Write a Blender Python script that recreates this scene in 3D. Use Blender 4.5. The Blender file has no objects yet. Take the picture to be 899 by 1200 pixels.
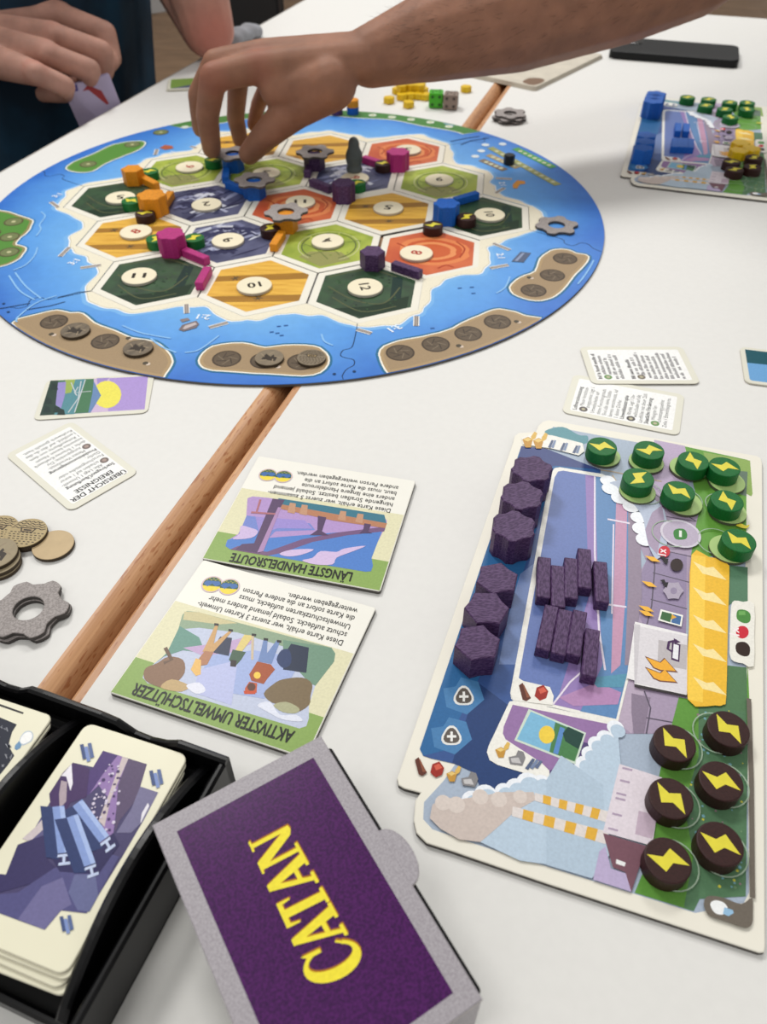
import bpy, bmesh, math, random
from mathutils import Vector, Matrix, noise
from mathutils.geometry import tessellate_polygon
random.seed(7)
SC = bpy.context.scene
COL = SC.collection

# ------------------------------------------------------------------ camera
F_PX = 923.92
CAM = Vector((0.15254252, -0.65086019, 0.28173738))
RWC = ((0.9931607236, 0.1167330421, -0.0022746306),      # rows: camera right, down, forward
       (0.0794528777, -0.6900010773, -0.7194343289),
       (-0.0855512553, 0.7143331927, -0.6945567453))
cam_d = bpy.data.cameras.new('camera')
cam_d.sensor_fit = 'VERTICAL'
cam_d.sensor_height = 34.6
cam_d.lens = F_PX / 1200.0 * 34.6
cam_d.clip_start = 0.01
cam_d.dof.use_dof = True
cam_d.dof.focus_distance = 0.37
cam_d.dof.aperture_fstop = cam_d.lens / 1.9
cam_o = bpy.data.objects.new('camera', cam_d)
COL.objects.link(cam_o)
r0, r1, r2 = (Vector(r) for r in RWC)
cam_o.matrix_world = Matrix(((r0.x, -r1.x, -r2.x, CAM.x), (r0.y, -r1.y, -r2.y, CAM.y),
                             (r0.z, -r1.z, -r2.z, CAM.z), (0, 0, 0, 1)))
SC.camera = cam_o

# ------------------------------------------------------------------ light
SC.view_settings.view_transform = 'Standard'
SC.view_settings.look = 'None'
SC.view_settings.gamma = 1.0
SC.view_settings.use_curve_mapping = False
SC.view_settings.exposure = 0.0
world = bpy.data.worlds.new('room_ambient')
SC.world = world
world.use_nodes = True
world.node_tree.nodes['Background'].inputs[0].default_value = (1.0, 0.985, 0.96, 1)
world.node_tree.nodes['Background'].inputs[1].default_value = 0.46


def area(name, loc, target, sx, sy, power, col=(1, 0.985, 0.96)):
    l = bpy.data.lights.new(name, 'AREA')
    l.shape = 'RECTANGLE'
    l.size, l.size_y, l.energy, l.color = sx, sy, power, col
    o = bpy.data.objects.new(name, l)
    COL.objects.link(o)
    o.location = loc
    o.rotation_euler = (Vector(target) - Vector(loc)).to_track_quat('-Z', 'Y').to_euler()
    return o


area('ceiling_panel_light', (-0.75, 0.85, 1.85), (0, 0.1, 0), 0.45, 0.45, 22)
area('ceiling_panel_light.001', (0.55, 1.6, 1.85), (0.1, 0.2, 0), 0.5, 0.5, 18)
area('ceiling_panel_light.002', (-0.4, -0.9, 1.85), (0, -0.2, 0), 0.5, 0.5, 7)


# ------------------------------------------------------------------ pixel helpers
def U(u, v, z=0.0):
    """pixel of the photograph -> point on the horizontal plane at height z above the table"""
    d = r0 * ((u - 449.5) / F_PX) + r1 * ((v - 600.0) / F_PX) + r2
    s = (z - CAM.z) / d.z
    return CAM + d * s


def PD(u, v, depth):
    """pixel + distance along the viewing axis -> point"""
    return CAM + (r0 * ((u - 449.5) / F_PX) + r1 * ((v - 600.0) / F_PX) + r2) * depth


def crop(x0, y0, x1, w=899.0):
    s = (x1 - x0) / w
    return lambda pts: [(x0 + a * s, y0 + b * s) for a, b in pts]


def lin(c):
    return tuple(((x / 255.0) / 12.92 if x / 255.0 <= 0.04045 else ((x / 255.0 + 0.055) / 1.055) ** 2.4) for x in c)


# ------------------------------------------------------------------ materials
MATS = {}


def mat(name, rgb, rough=0.5, var=0.0, scale=60.0, spec=0.4, bump=0.0, metal=0.0, rgb2=None, stretch=(1, 1, 1), detail=4):
    if name in MATS:
        return MATS[name]
    m = bpy.data.materials.new(name)
    m.use_nodes = True
    nt = m.node_tree
    b = nt.nodes['Principled BSDF']
    b.inputs['Roughness'].default_value = rough
    b.inputs['Specular IOR Level'].default_value = spec
    b.inputs['Metallic'].default_value = metal
    c = lin(rgb)
    tc = nt.nodes.new('ShaderNodeTexCoord')
    mp = nt.nodes.new('ShaderNodeMapping')
    mp.inputs['Scale'].default_value = stretch
    nz = nt.nodes.new('ShaderNodeTexNoise')
    nz.inputs['Scale'].default_value = scale
    nz.inputs['Detail'].default_value = detail
    nt.links.new(tc.outputs['Object'], mp.inputs['Vector'])
    nt.links.new(mp.outputs['Vector'], nz.inputs['Vector'])
    cr = nt.nodes.new('ShaderNodeValToRGB')
    if rgb2:
        c2 = lin(rgb2)
        cr.color_ramp.elements[0].position = 0.38
        cr.color_ramp.elements[1].position = 0.62
        cr.color_ramp.elements[0].color = (*c, 1)
        cr.color_ramp.elements[1].color = (*c2, 1)
    else:
        cr.color_ramp.elements[0].position = 0.3
        cr.color_ramp.elements[1].position = 0.7
        cr.color_ramp.elements[0].color = (*[x * (1 - var) for x in c], 1)
        cr.color_ramp.elements[1].color = (*[min(1, x * (1 + var)) for x in c], 1)
    nt.links.new(nz.outputs['Fac'], cr.inputs['Fac'])
    nt.links.new(cr.outputs['Color'], b.inputs['Base Color'])
    if bump:
        bp = nt.nodes.new('ShaderNodeBump')
        bp.inputs['Strength'].default_value = bump
        bp.inputs['Distance'].default_value = 0.0005
        nt.links.new(nz.outputs['Fac'], bp.inputs['Height'])
        nt.links.new(bp.outputs['Normal'], b.inputs['Normal'])
    MATS[name] = m
    return m


def print_mat(name, rough=0.38, grain=0.06, scale=900):
    """flat print on card: colour from the printed polygons, with a little paper grain"""
    m = bpy.data.materials.new(name)
    m.use_nodes = True
    nt = m.node_tree
    b = nt.nodes['Principled BSDF']
    b.inputs['Roughness'].default_value = rough
    b.inputs['Specular IOR Level'].default_value = 0.22
    at = nt.nodes.new('ShaderNodeAttribute')
    at.attribute_name = 'ink'
    tc = nt.nodes.new('ShaderNodeTexCoord')
    nz = nt.nodes.new('ShaderNodeTexNoise')
    nz.inputs['Scale'].default_value = scale
    nz.inputs['Detail'].default_value = 3
    nt.links.new(tc.outputs['Object'], nz.inputs['Vector'])
    mr = nt.nodes.new('ShaderNodeMapRange')
    mr.inputs[1].default_value = 0.3
    mr.inputs[2].default_value = 0.7
    mr.inputs[3].default_value = 1 - grain
    mr.inputs[4].default_value = 1 + grain
    nt.links.new(nz.outputs['Fac'], mr.inputs[0])
    mx = nt.nodes.new('ShaderNodeVectorMath')
    mx.operation = 'MULTIPLY'
    nt.links.new(at.outputs['Color'], mx.inputs[0])
    nt.links.new(mr.outputs[0], mx.inputs[1])
    nt.links.new(mx.outputs[0], b.inputs['Base Color'])
    MATS[name] = m
    return m


PRINT = print_mat('printed_card')
PRINT_G = print_mat('printed_gloss', rough=0.22, grain=0.10, scale=500)


# ------------------------------------------------------------------ mesh helpers
def tag(o, label=None, cat=None, group=None, kind=None):
    if label:
        o['label'] = label
    if cat:
        o['category'] = cat
    if group:
        o['group'] = group
    if kind:
        o['kind'] = kind
    return o


def empty(name, loc, label=None, cat=None, group=None, rz=0.0):
    o = bpy.data.objects.new(name, None)
    COL.objects.link(o)
    o.location = loc
    o.rotation_euler = (0, 0, rz)
    o.empty_display_size = 0.01
    return tag(o, label, cat, group)


def link(name, me, parent=None, loc=(0, 0, 0), rz=0.0):
    o = bpy.data.objects.new(name, me)
    COL.objects.link(o)
    o.location = loc
    o.rotation_euler = (0, 0, rz)
    if parent:
        o.parent = parent
    return o


def mesh(name, verts, faces, mats, midx=None, smooth=False):
    me = bpy.data.meshes.new(name)
    me.from_pydata([tuple(v) for v in verts], [], faces)
    for m in (mats if isinstance(mats, (list, tuple)) else [mats]):
        me.materials.append(m)
    if midx:
        me.polygons.foreach_set('material_index', midx)
    if smooth:
        me.polygons.foreach_set('use_smooth', [True] * len(me.polygons))
    me.update()
    return me


def bm_mesh(name, bm, mats, smooth=False):
    me = bpy.data.meshes.new(name)
    bm.normal_update()
    bm.to_mesh(me)
    bm.free()
    for m in (mats if isinstance(mats, (list, tuple)) else [mats]):
        me.materials.append(m)
    if smooth:
        me.polygons.foreach_set('use_smooth', [True] * len(me.polygons))
    return me


def area2(pts):
    return sum(pts[i - 1][0] * pts[i][1] - pts[i][0] * pts[i - 1][1] for i in range(len(pts))) / 2


def ccw(pts):
    pts = [(p[0], p[1]) for p in pts]
    return pts if area2(pts) > 0 else pts[::-1]


def prism_bm(pts, z0, z1, bevel=0.0, seg=1, holes=(), bm=None, top_mat=0, side_mat=0):
    """extruded outline (x, y) from z0 to z1, optional holes and an edge bevel around the top"""
    bm = bm or bmesh.new()
    loops = [ccw(pts)] + [ccw(h) for h in holes]
    new_edges = []
    rings = []
    for k, lp in enumerate(loops):
        lo = [bm.verts.new((x, y, z0)) for x, y in lp]
        hi = [bm.verts.new((x, y, z1)) for x, y in lp]
        rings.append((lo, hi))
        n = len(lp)
        for i in range(n):
            j = (i + 1) % n
            q = (lo[i], lo[j], hi[j], hi[i]) if k == 0 else (lo[j], lo[i], hi[i], hi[j])
            f = bm.faces.new(q)
            f.material_index = side_mat
    flat_lo = [v for r in rings for v in r[0]]
    flat_hi = [v for r in rings for v in r[1]]
    tri = tessellate_polygon([[Vector((x, y, 0)) for x, y in lp] for lp in loops])
    for t in tri:
        a, b, c = (flat_hi[i] for i in t)
        cr = (b.co - a.co).cross(c.co - a.co).z
        if abs(cr) < 1e-14:
            continue
        try:
            f = bm.faces.new((a, b, c) if cr > 0 else (a, c, b))
            f.material_index = top_mat
            a, b, c = (flat_lo[i] for i in t)
            f = bm.faces.new((a, c, b) if cr > 0 else (a, b, c))
            f.material_index = side_mat
        except ValueError:
            pass
    if bevel:
        bm.normal_update()
        es = [e for e in bm.edges if len(e.link_faces) == 2 and e.link_faces[0].normal.dot(e.link_faces[1].normal) < 0.5
              and (e.verts[0].co.z + e.verts[1].co.z) / 2 > z1 - 1e-7]
        bmesh.ops.bevel(bm, geom=es, offset=bevel, segments=seg, affect='EDGES', profile=0.5)
    return bm


def prism(name, pts, z0, z1, mats, bevel=0.0, seg=1, holes=(), **k):
    return bm_mesh(name, prism_bm(pts, z0, z1, bevel, seg, holes, **k), mats)


def box_bm(x0, x1, y0, y1, z0, z1, bevel=0.0, seg=2, bm=None):
    b = bmesh.new()
    bmesh.ops.create_cube(b, size=1)
    for v in b.verts:
        v.co = Vector((x0 + (v.co.x + .5) * (x1 - x0), y0 + (v.co.y + .5) * (y1 - y0), z0 + (v.co.z + .5) * (z1 - z0)))
    if bevel:
        bmesh.ops.bevel(b, geom=b.edges[:], offset=bevel, segments=seg, affect='EDGES', profile=0.5)
    if bm is None:
        return b
    tmp = bpy.data.meshes.new('tmp')
    b.to_mesh(tmp)
    b.free()
    bm.from_mesh(tmp)
    bpy.data.meshes.remove(tmp)
    return bm


def lathe_bm(profile, n=24, bm=None, at=(0, 0, 0)):
    bm = bm or bmesh.new()
    rings = []
    for r, z in profile:
        if r < 1e-6:
            rings.append([bm.verts.new((at[0], at[1], at[2] + z))])
        else:
            rings.append([bm.verts.new((at[0] + r * math.cos(2 * math.pi * i / n), at[1] + r * math.sin(2 * math.pi * i / n), at[2] + z)) for i in range(n)])
    for a, b in zip(rings, rings[1:]):
        for i in range(n):
            j = (i + 1) % n
            if len(a) == 1:
                bm.faces.new((a[0], b[j], b[i]))
            elif len(b) == 1:
                bm.faces.new((a[i], a[j], b[0]))
            else:
                bm.faces.new((a[i], a[j], b[j], b[i]))
    return bm


def circle(cx, cy, r, n=32, sx=1.0, a0=0.0):
    return [(cx + r * sx * math.cos(a0 + 2 * math.pi * i / n), cy + r * math.sin(a0 + 2 * math.pi * i / n)) for i in range(n)]


def round_rect(w, h, r, n=4):
    pts = []
    for cx, cy, a in ((w / 2 - r, h / 2 - r, 0), (-w / 2 + r, h / 2 - r, 90), (-w / 2 + r, -h / 2 + r, 180), (w / 2 - r, -h / 2 + r, 270)):
        for i in range(n + 1):
            t = math.radians(a + 90 * i / n)
            pts.append((cx + r * math.cos(t), cy + r * math.sin(t)))
    return pts


def spline(pts, k=6, closed=True):
    """Catmull-Rom through 2D points"""
    n = len(pts)
    out = []
    rng = range(n) if closed else range(n - 1)
    for i in rng:
        if closed:
            p0, p1, p2, p3 = pts[i - 1], pts[i], pts[(i + 1) % n], pts[(i + 2) % n]
        else:
            p0, p1, p2, p3 = pts[max(i - 1, 0)], pts[i], pts[i + 1], pts[min(i + 2, n - 1)]
        for j in range(k):
            t = j / k
            out.append(tuple(0.5 * (2 * p1[c] + (p2[c] - p0[c]) * t + (2 * p0[c] - 5 * p1[c] + 4 * p2[c] - p3[c]) * t * t
                                    + (3 * p1[c] - p0[c] - 3 * p2[c] + p3[c]) * t ** 3) for c in (0, 1)))
    if not closed:
        out.append(tuple(pts[-1]))
    return out


def ribbon(pts, w):
    """outline of a stroke of width w along a 2D polyline"""
    L, R = [], []
    for i, p in enumerate(pts):
        a, b = pts[max(i - 1, 0)], pts[min(i + 1, len(pts) - 1)]
        d = Vector((b[0] - a[0], b[1] - a[1]))
        d = d.normalized() if d.length > 1e-12 else Vector((1, 0))
        L.append((p[0] - d.y * w / 2, p[1] + d.x * w / 2))
        R.append((p[0] + d.y * w / 2, p[1] - d.x * w / 2))
    return L + R[::-1]


def xy(px, z):
    return [tuple(U(a, b, z).xy) for a, b in px]


_txt = {}


def text_geo(s, bold=False):
    key = (s, bold)
    if key not in _txt:
        cu = bpy.data.curves.new('txt', 'FONT')
        cu.body = s
        cu.size = 1.0
        cu.resolution_u = 2
        if bold:
            cu.offset = 0.022
        o = bpy.data.objects.new('txt', cu)
        COL.objects.link(o)
        dg = bpy.context.evaluated_depsgraph_get()
        me = bpy.data.meshes.new_from_object(o.evaluated_get(dg))
        vs = [(v.co.x, v.co.y) for v in me.vertices]
        fs = [tuple(p.vertices) for p in me.polygons]
        bpy.data.objects.remove(o)
        bpy.data.curves.remove(cu)
        bpy.data.meshes.remove(me)
        _txt[key] = (vs, fs)
    return _txt[key]


class Print:
    """Flat print on a card, board or token: coloured polygons a few microns thick, one mesh."""
    DZ = 0.000014

    def __init__(self, z, loc=(0, 0, 0)):
        self.z, self.loc, self.v, self.f, self.c, self.layer, self.k = z, Vector(loc), [], [], [], 1, 0

    def poly(self, pts, rgb, up=True, holes=()):
        loops = [[(p[0], p[1]) for p in pts]] + [[(p[0], p[1]) for p in h] for h in holes]
        flat = [p for l in loops for p in l]
        b = len(self.v)
        self.k += 1
        z = self.z + self.DZ * self.layer + (self.k % 24) * 5e-7
        self.v += [(x - self.loc.x, y - self.loc.y, z - self.loc.z) for x, y in flat]
        col = lin(rgb)
        for t in tessellate_polygon([[Vector((x, y, 0)) for x, y in l] for l in loops]):
            a, bb, c = (flat[i] for i in t)
            cr = (bb[0] - a[0]) * (c[1] - a[1]) - (bb[1] - a[1]) * (c[0] - a[0])
            if abs(cr) < 1e-14:
                continue
            self.f.append(tuple(b + i for i in (t if cr > 0 else (t[0], t[2], t[1]))))
            self.c.append(col)
        if up:
            self.layer += 1

    def px(self, pts, rgb, up=True):
        self.poly(xy(pts, self.z), rgb, up)

    def next(self):
        self.layer += 1

    def line(self, pts, w, rgb, up=False):
        self.poly(ribbon(pts, w), rgb, up)

    def text(self, s, o, r, u, h, rgb, bold=False, width=None, align='L'):
        """text with baseline origin o, reading direction r, letter-up direction u (2D), cap height h, fitted to width"""
        vs, fs = text_geo(s, False)
        if not vs:
            return
        x0, x1 = min(v[0] for v in vs), max(v[0] for v in vs)
        k = h / 0.70
        kx = width / (x1 - x0) if width else k
        off = {'L': -x0, 'C': -(x0 + x1) / 2, 'R': -x1}[align]
        b = len(self.v)
        z = self.z + self.DZ * self.layer
        col = lin(rgb)
        for n, (ex, ey) in enumerate(((-.028, 0), (.028, 0), (0, .02), (0, -.02)) if bold else ((0, 0),)):
            b = len(self.v)
            for x, y in vs:
                a, c = (x + off + ex) * kx, (y + ey) * k
                self.v.append((o[0] + r[0] * a + u[0] * c - self.loc.x, o[1] + r[1] * a + u[1] * c - self.loc.y, z + n * 4e-7 - self.loc.z))
            for f in fs:
                p = [self.v[b + i] for i in f]
                ar = sum(p[i - 1][0] * p[i][1] - p[i][0] * p[i - 1][1] for i in range(len(p)))
                self.f.append(tuple(b + i for i in (f if ar > 0 else f[::-1])))
                self.c.append(col)

    def build(self, name='print', parent=None, material=None):
        me = mesh(name, self.v, self.f, material or PRINT)
        at = me.color_attributes.new('ink', 'FLOAT_COLOR', 'CORNER')
        data = []
        for p, c in zip(me.polygons, self.c):
            data += [c[0], c[1], c[2], 1.0] * p.loop_total
        at.data.foreach_set('color', data)
        return link(name, me, parent)


def dup(root, loc, rz=0.0, label=None, group=None, cat=None):
    r = root.copy()
    COL.objects.link(r)
    r.location = loc
    r.rotation_euler = (0, 0, rz)
    tag(r, label, cat, group)
    for ch in list(root.children):
        c = ch.copy()
        COL.objects.link(c)
        c.parent = r
        for g in ch.children:
            d = g.copy()
            COL.objects.link(d)
            d.parent = c
    return r


# ------------------------------------------------------------------ the room
TA = math.radians(11.6)
EV = Vector((math.sin(TA), math.cos(TA)))          # along the table
EN = Vector((math.cos(TA), -math.sin(TA)))         # across the table


def NT(n, t):
    return EN * n + EV * t


FLOOR_Z = -0.735


def floor_and_walls():
    fm = bpy.data.materials.new('oak_floor')
    fm.use_nodes = True
    nt = fm.node_tree
    b = nt.nodes['Principled BSDF']
    b.inputs['Roughness'].default_value = 0.45
    tc = nt.nodes.new('ShaderNodeTexCoord')
    mp = nt.nodes.new('ShaderNodeMapping')
    mp.inputs['Scale'].default_value = (3, 40, 3)
    nz = nt.nodes.new('ShaderNodeTexNoise')
    nz.inputs['Scale'].default_value = 2.0
    nz.inputs['Detail'].default_value = 6
    cr = nt.nodes.new('ShaderNodeValToRGB')
    cr.color_ramp.elements[0].color = (*lin((120, 92, 66)), 1)
    cr.color_ramp.elements[1].color = (*lin((178, 142, 108)), 1)
    cr.color_ramp.elements[0].position = 0.3
    cr.color_ramp.elements[1].position = 0.7
    nt.links.new(tc.outputs['Object'], mp.inputs[0])
    nt.links.new(mp.outputs[0], nz.inputs['Vector'])
    nt.links.new(nz.outputs['Fac'], cr.inputs[0])
    nt.links.new(cr.outputs[0], b.inputs['Base Color'])
    sub = link('floor', bm_mesh('floor', box_bm(-5, 6, -3, 8.5, FLOOR_Z - 0.06, FLOOR_Z - 0.006), mat('floor_joint', (70, 52, 38), 0.8)))
    tag(sub, 'wooden plank floor of the room', kind='structure')
    # planks seen past the table: a field of boards on the joint bed
    w, L = 0.16, 1.3
    base = bm_mesh('plank', box_bm(-L / 2 + .0008, L / 2 - .0008, -w / 2 + .0008, w / 2 - .0008, FLOOR_Z - 0.007, FLOOR_Z, 0.001, 1), fm)
    k = 0
    for j in range(3, 50):
        for i in range(-3, 4):
            x, y = (i + 0.37 * (j % 3)) * L, j * w + 0.3
            if not (-3.6 < x < 3.6):
                continue
            link('plank', base, sub, (x, y, 0))
            k += 1
    wm = mat('wall_paint', (214, 212, 208), 0.8, 0.02, 20)
    wa = math.radians(40)
    o = tag(link('wall_back', bm_mesh('wall_back', box_bm(-3.0, 5.5, 0, .1, FLOOR_Z, 1.9), wm), None, (-1.62, 4.15, 0), wa), 'pale painted wall beyond the table', kind='structure')
    o = tag(link('baseboard_back', bm_mesh('baseboard_back', box_bm(-3.0, 5.5, -.025, 0, FLOOR_Z, FLOOR_Z + 0.09, 0.004), mat('baseboard_paint', (196, 196, 196), 0.5)), None, (-1.62, 4.15, 0), wa),
            'grey baseboard along the far wall', kind='structure')


floor_and_walls()

# ------------------------------------------------------------------ tables
M_TOP = mat('white_laminate', (228, 227, 223), 0.5, 0.012, 250, spec=0.35, bump=0.06)
M_EDGE = None


def beech():
    m = bpy.data.materials.new('beech_wood')
    m.use_nodes = True
    nt = m.node_tree
    b = nt.nodes['Principled BSDF']
    b.inputs['Roughness'].default_value = 0.42
    tc = nt.nodes.new('ShaderNodeTexCoord')
    mp = nt.nodes.new('ShaderNodeMapping')
    mp.inputs['Scale'].default_value = (260, 9, 260)
    n1 = nt.nodes.new('ShaderNodeTexNoise')
    n1.inputs['Scale'].default_value = 1.0
    n1.inputs['Detail'].default_value = 5
    c1 = nt.nodes.new('ShaderNodeValToRGB')
    c1.color_ramp.elements[0].color = (*lin((178, 126, 84)), 1)
    c1.color_ramp.elements[1].color = (*lin((214, 164, 118)), 1)
    c1.color_ramp.elements[0].position = 0.3
    c1.color_ramp.elements[1].position = 0.7
    mp2 = nt.nodes.new('ShaderNodeMapping')
    mp2.inputs['Scale'].default_value = (700, 130, 700)
    n2 = nt.nodes.new('ShaderNodeTexNoise')
    n2.inputs['Scale'].default_value = 1.0
    n2.inputs['Detail'].default_value = 1
    c2 = nt.nodes.new('ShaderNodeValToRGB')
    c2.color_ramp.elements[0].position = 0.60
    c2.color_ramp.elements[1].position = 0.68
    c2.color_ramp.elements[0].color = (1, 1, 1, 1)
    c2.color_ramp.elements[1].color = (0.72, 0.55, 0.42, 1)
    mx = nt.nodes.new('ShaderNodeMix')
    mx.data_type = 'RGBA'
    mx.blend_type = 'MULTIPLY'
    mx.inputs[0].default_value = 1.0
    for m_ in (mp, mp2):
        nt.links.new(tc.outputs['Object'], m_.inputs[0])
    nt.links.new(mp.outputs[0], n1.inputs['Vector'])
    nt.links.new(mp2.outputs[0], n2.inputs['Vector'])
    nt.links.new(n1.outputs['Fac'], c1.inputs[0])
    nt.links.new(n2.outputs['Fac'], c2.inputs[0])
    nt.links.new(c1.outputs[0], mx.inputs[6])
    nt.links.new(c2.outputs[0], mx.inputs[7])
    nt.links.new(mx.outputs[2], b.inputs['Base Color'])
    return m


M_BEECH = beech()
T0, T1 = -0.95, 0.8245


def swept(name, profile, t0, t1, m):
    """profile of (n, z) points swept along the table; local frame: x across, y along"""
    k = len(profile)
    v = [(n, t, z) for t in (t0, t1) for n, z in profile]
    f = [(i, (i + 1) % k, k + (i + 1) % k, k + i) for i in range(k)] + [tuple(range(k))[::-1], tuple(range(k, 2 * k))]
    me = mesh(name, v, f, m)
    bm = bmesh.new()
    bm.from_mesh(me)
    bmesh.ops.recalc_face_normals(bm, faces=bm.faces)
    bm.to_mesh(me)
    bm.free()
    return me


def table(n0, n1, edge_side, label):
    c = NT((n0 + n1) / 2, (T0 + T1) / 2)
    root = empty('table', (c.x, c.y, FLOOR_Z), label, 'table', rz=-TA)
    a, b = n0 - (n0 + n1) / 2, n1 - (n0 + n1) / 2
    h = (T1 - T0) / 2
    zt = -FLOOR_Z
    th = 0.026
    if edge_side > 0:
        wi, wo = b - 0.011, a + 0.004
        prof = [(wi, zt)] + [(b - 0.011 + 0.011 * math.sin(t), zt - 0.013 + 0.013 * math.cos(t)) for t in [math.radians(x) for x in range(8, 176, 8)]] + [(wi, zt - th)]
        top = box_bm(wo, wi, -h, h, zt - th, zt, 0.0)
    else:
        wi, wo = a + 0.005, b - 0.004
        prof = [(wi, zt), (wi, zt - th), (a, zt - th), (a, zt - 0.0016), (a + 0.0005, zt - 0.0005), (a + 0.0016, zt)]
        top = box_bm(wi, wo, -h, h, zt - th, zt, 0.0)
    link('table_top', bm_mesh('table_top', top, M_TOP), root)
    s = link('edge_strip', swept('edge_strip', prof, -h, h, M_BEECH), root)
    s['label'] = 'rounded beech edge strip'
    m = M_TOP
    x0, x1 = (wo - 0.004, wo) if edge_side > 0 else (wo, wo + 0.004)
    link('edge_band', bm_mesh('edge_band', box_bm(x0, x1, -h, h, zt - th, zt - 0.0004, 0.001), mat('grey_edge_band', (176, 172, 166), 0.5)), root)
    for sx in (a + 0.06, b - 0.06):
        for sy in (-h + 0.08, h - 0.08):
            link('leg', bm_mesh('leg', box_bm(sx - .018, sx + .018, sy - .018, sy + .018, 0, zt - th, 0.002), mat('leg_grey', (120, 120, 122), 0.4, metal=0.4)), root)
    return root


table(-0.297, 0.0945, 1, 'white laminate table with the wide rounded beech edge, card tray and big cog on it')
table(0.0998, 0.4950, -1, 'white laminate table with the thin beech strip, two player boards and phone on it')

# ------------------------------------------------------------------ the round game board
W = 0.0790
BZ = 0.002
ROWS = {-2: 3, -1: 4, 0: 5, 1: 4, 2: 3}
BC = Vector((0.0006, -0.0044))
BR = 0.2572


def hexc(r, c):
    return Vector(((c - (ROWS[r] - 1) / 2) * W, r * W * math.sqrt(3) / 2))


def hexpts(c, s):
    return [(c[0] + s * math.cos(math.radians(30 + 60 * i)), c[1] + s * math.sin(math.radians(30 + 60 * i))) for i in range(6)]


def cluster_outline():
    S = W / math.sqrt(3)
    cnt = {}
    for r, n in ROWS.items():
        for c in range(n):
            p = [(round(x, 5) + 0.0, round(y, 5) + 0.0) for x, y in hexpts(hexc(r, c), S)]
            for i in range(6):
                a, b = p[i], p[(i + 1) % 6]
                ka = min(((a, b), (b, a)))
                cnt.setdefault(ka, []).append((a, b))

    def near(p, q):
        return abs(p[0] - q[0]) < 2e-4 and abs(p[1] - q[1]) < 2e-4
    segs = []
    allseg = [s for l in cnt.values() for s in l]
    for a, b in allseg:
        if not any(near(a, d) and near(b, c) for c, d in allseg):
            segs.append((a, b))
    out = [segs[0][0]]
    cur = segs[0][1]
    while not near(cur, out[0]):
        out.append(cur)
        for a, b in segs:
            if near(a, cur):
                cur = b
                break
    return out


OUT = ccw(cluster_outline())


def rot2(p, a):
    c, s = math.cos(a), math.sin(a)
    return (p[0] * c - p[1] * s, p[0] * s + p[1] * c)


def on_disc(p, r=BR - 0.0006):
    d = Vector(p) - BC
    if d.length > r:
        d = d.normalized() * r + BC
        return (d.x, d.y)
    return tuple(p)


def sea_mat():
    m = bpy.data.materials.new('printed_sea')
    m.use_nodes = True
    nt = m.node_tree
    b = nt.nodes['Principled BSDF']
    b.inputs['Roughness'].default_value = 0.40
    b.inputs['Specular IOR Level'].default_value = 0.35
    tc = nt.nodes.new('ShaderNodeTexCoord')
    ln = nt.nodes.new('ShaderNodeVectorMath')
    ln.operation = 'LENGTH'
    nt.links.new(tc.outputs['Object'], ln.inputs[0])
    nz = nt.nodes.new('ShaderNodeTexNoise')
    nz.inputs['Scale'].default_value = 14
    nz.inputs['Detail'].default_value = 5
    nt.links.new(tc.outputs['Object'], nz.inputs['Vector'])
    ma = nt.nodes.new('ShaderNodeMath')
    ma.operation = 'MULTIPLY_ADD'
    ma.inputs[1].default_value = 0.07
    nt.links.new(nz.outputs['Fac'], ma.inputs[0])
    nt.links.new(ln.outputs['Value'], ma.inputs[2])
    cr = nt.nodes.new('ShaderNodeValToRGB')
    e = cr.color_ramp.elements
    mr = nt.nodes.new('ShaderNodeMapRange')
    mr.inputs[1].default_value = 0.20
    mr.inputs[2].default_value = 0.295
    nt.links.new(ma.outputs[0], mr.inputs[0])
    e[0].position, e[0].color = 0.0, (*lin((116, 180, 236)), 1)
    e[1].position, e[1].color = 1.0, (*lin((46, 112, 202)), 1)
    k = e.new(0.5)
    k.color = (*lin((88, 156, 228)), 1)
    nt.links.new(mr.outputs[0], cr.inputs[0])
    n2 = nt.nodes.new('ShaderNodeTexNoise')
    n2.inputs['Scale'].default_value = 160
    mr2 = nt.nodes.new('ShaderNodeMapRange')
    mr2.inputs[3].default_value = 0.92
    mr2.inputs[4].default_value = 1.08
    nt.links.new(tc.outputs['Object'], n2.inputs['Vector'])
    nt.links.new(n2.outputs['Fac'], mr2.inputs[0])
    mx = nt.nodes.new('ShaderNodeVectorMath')
    mx.operation = 'MULTIPLY'
    nt.links.new(cr.outputs[0], mx.inputs[0])
    nt.links.new(mr2.outputs[0], mx.inputs[1])
    nt.links.new(mx.outputs[0], b.inputs['Base Color'])
    return m


M_SEA = sea_mat()
M_CORE = mat('greyboard_edge', (92, 88, 84), 0.8)
M_CREAM = mat('cream_card', (238, 234, 220), 0.45, 0.01, 120)
M_CREAMEDGE = mat('card_edge', (196, 190, 176), 0.7)


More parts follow.
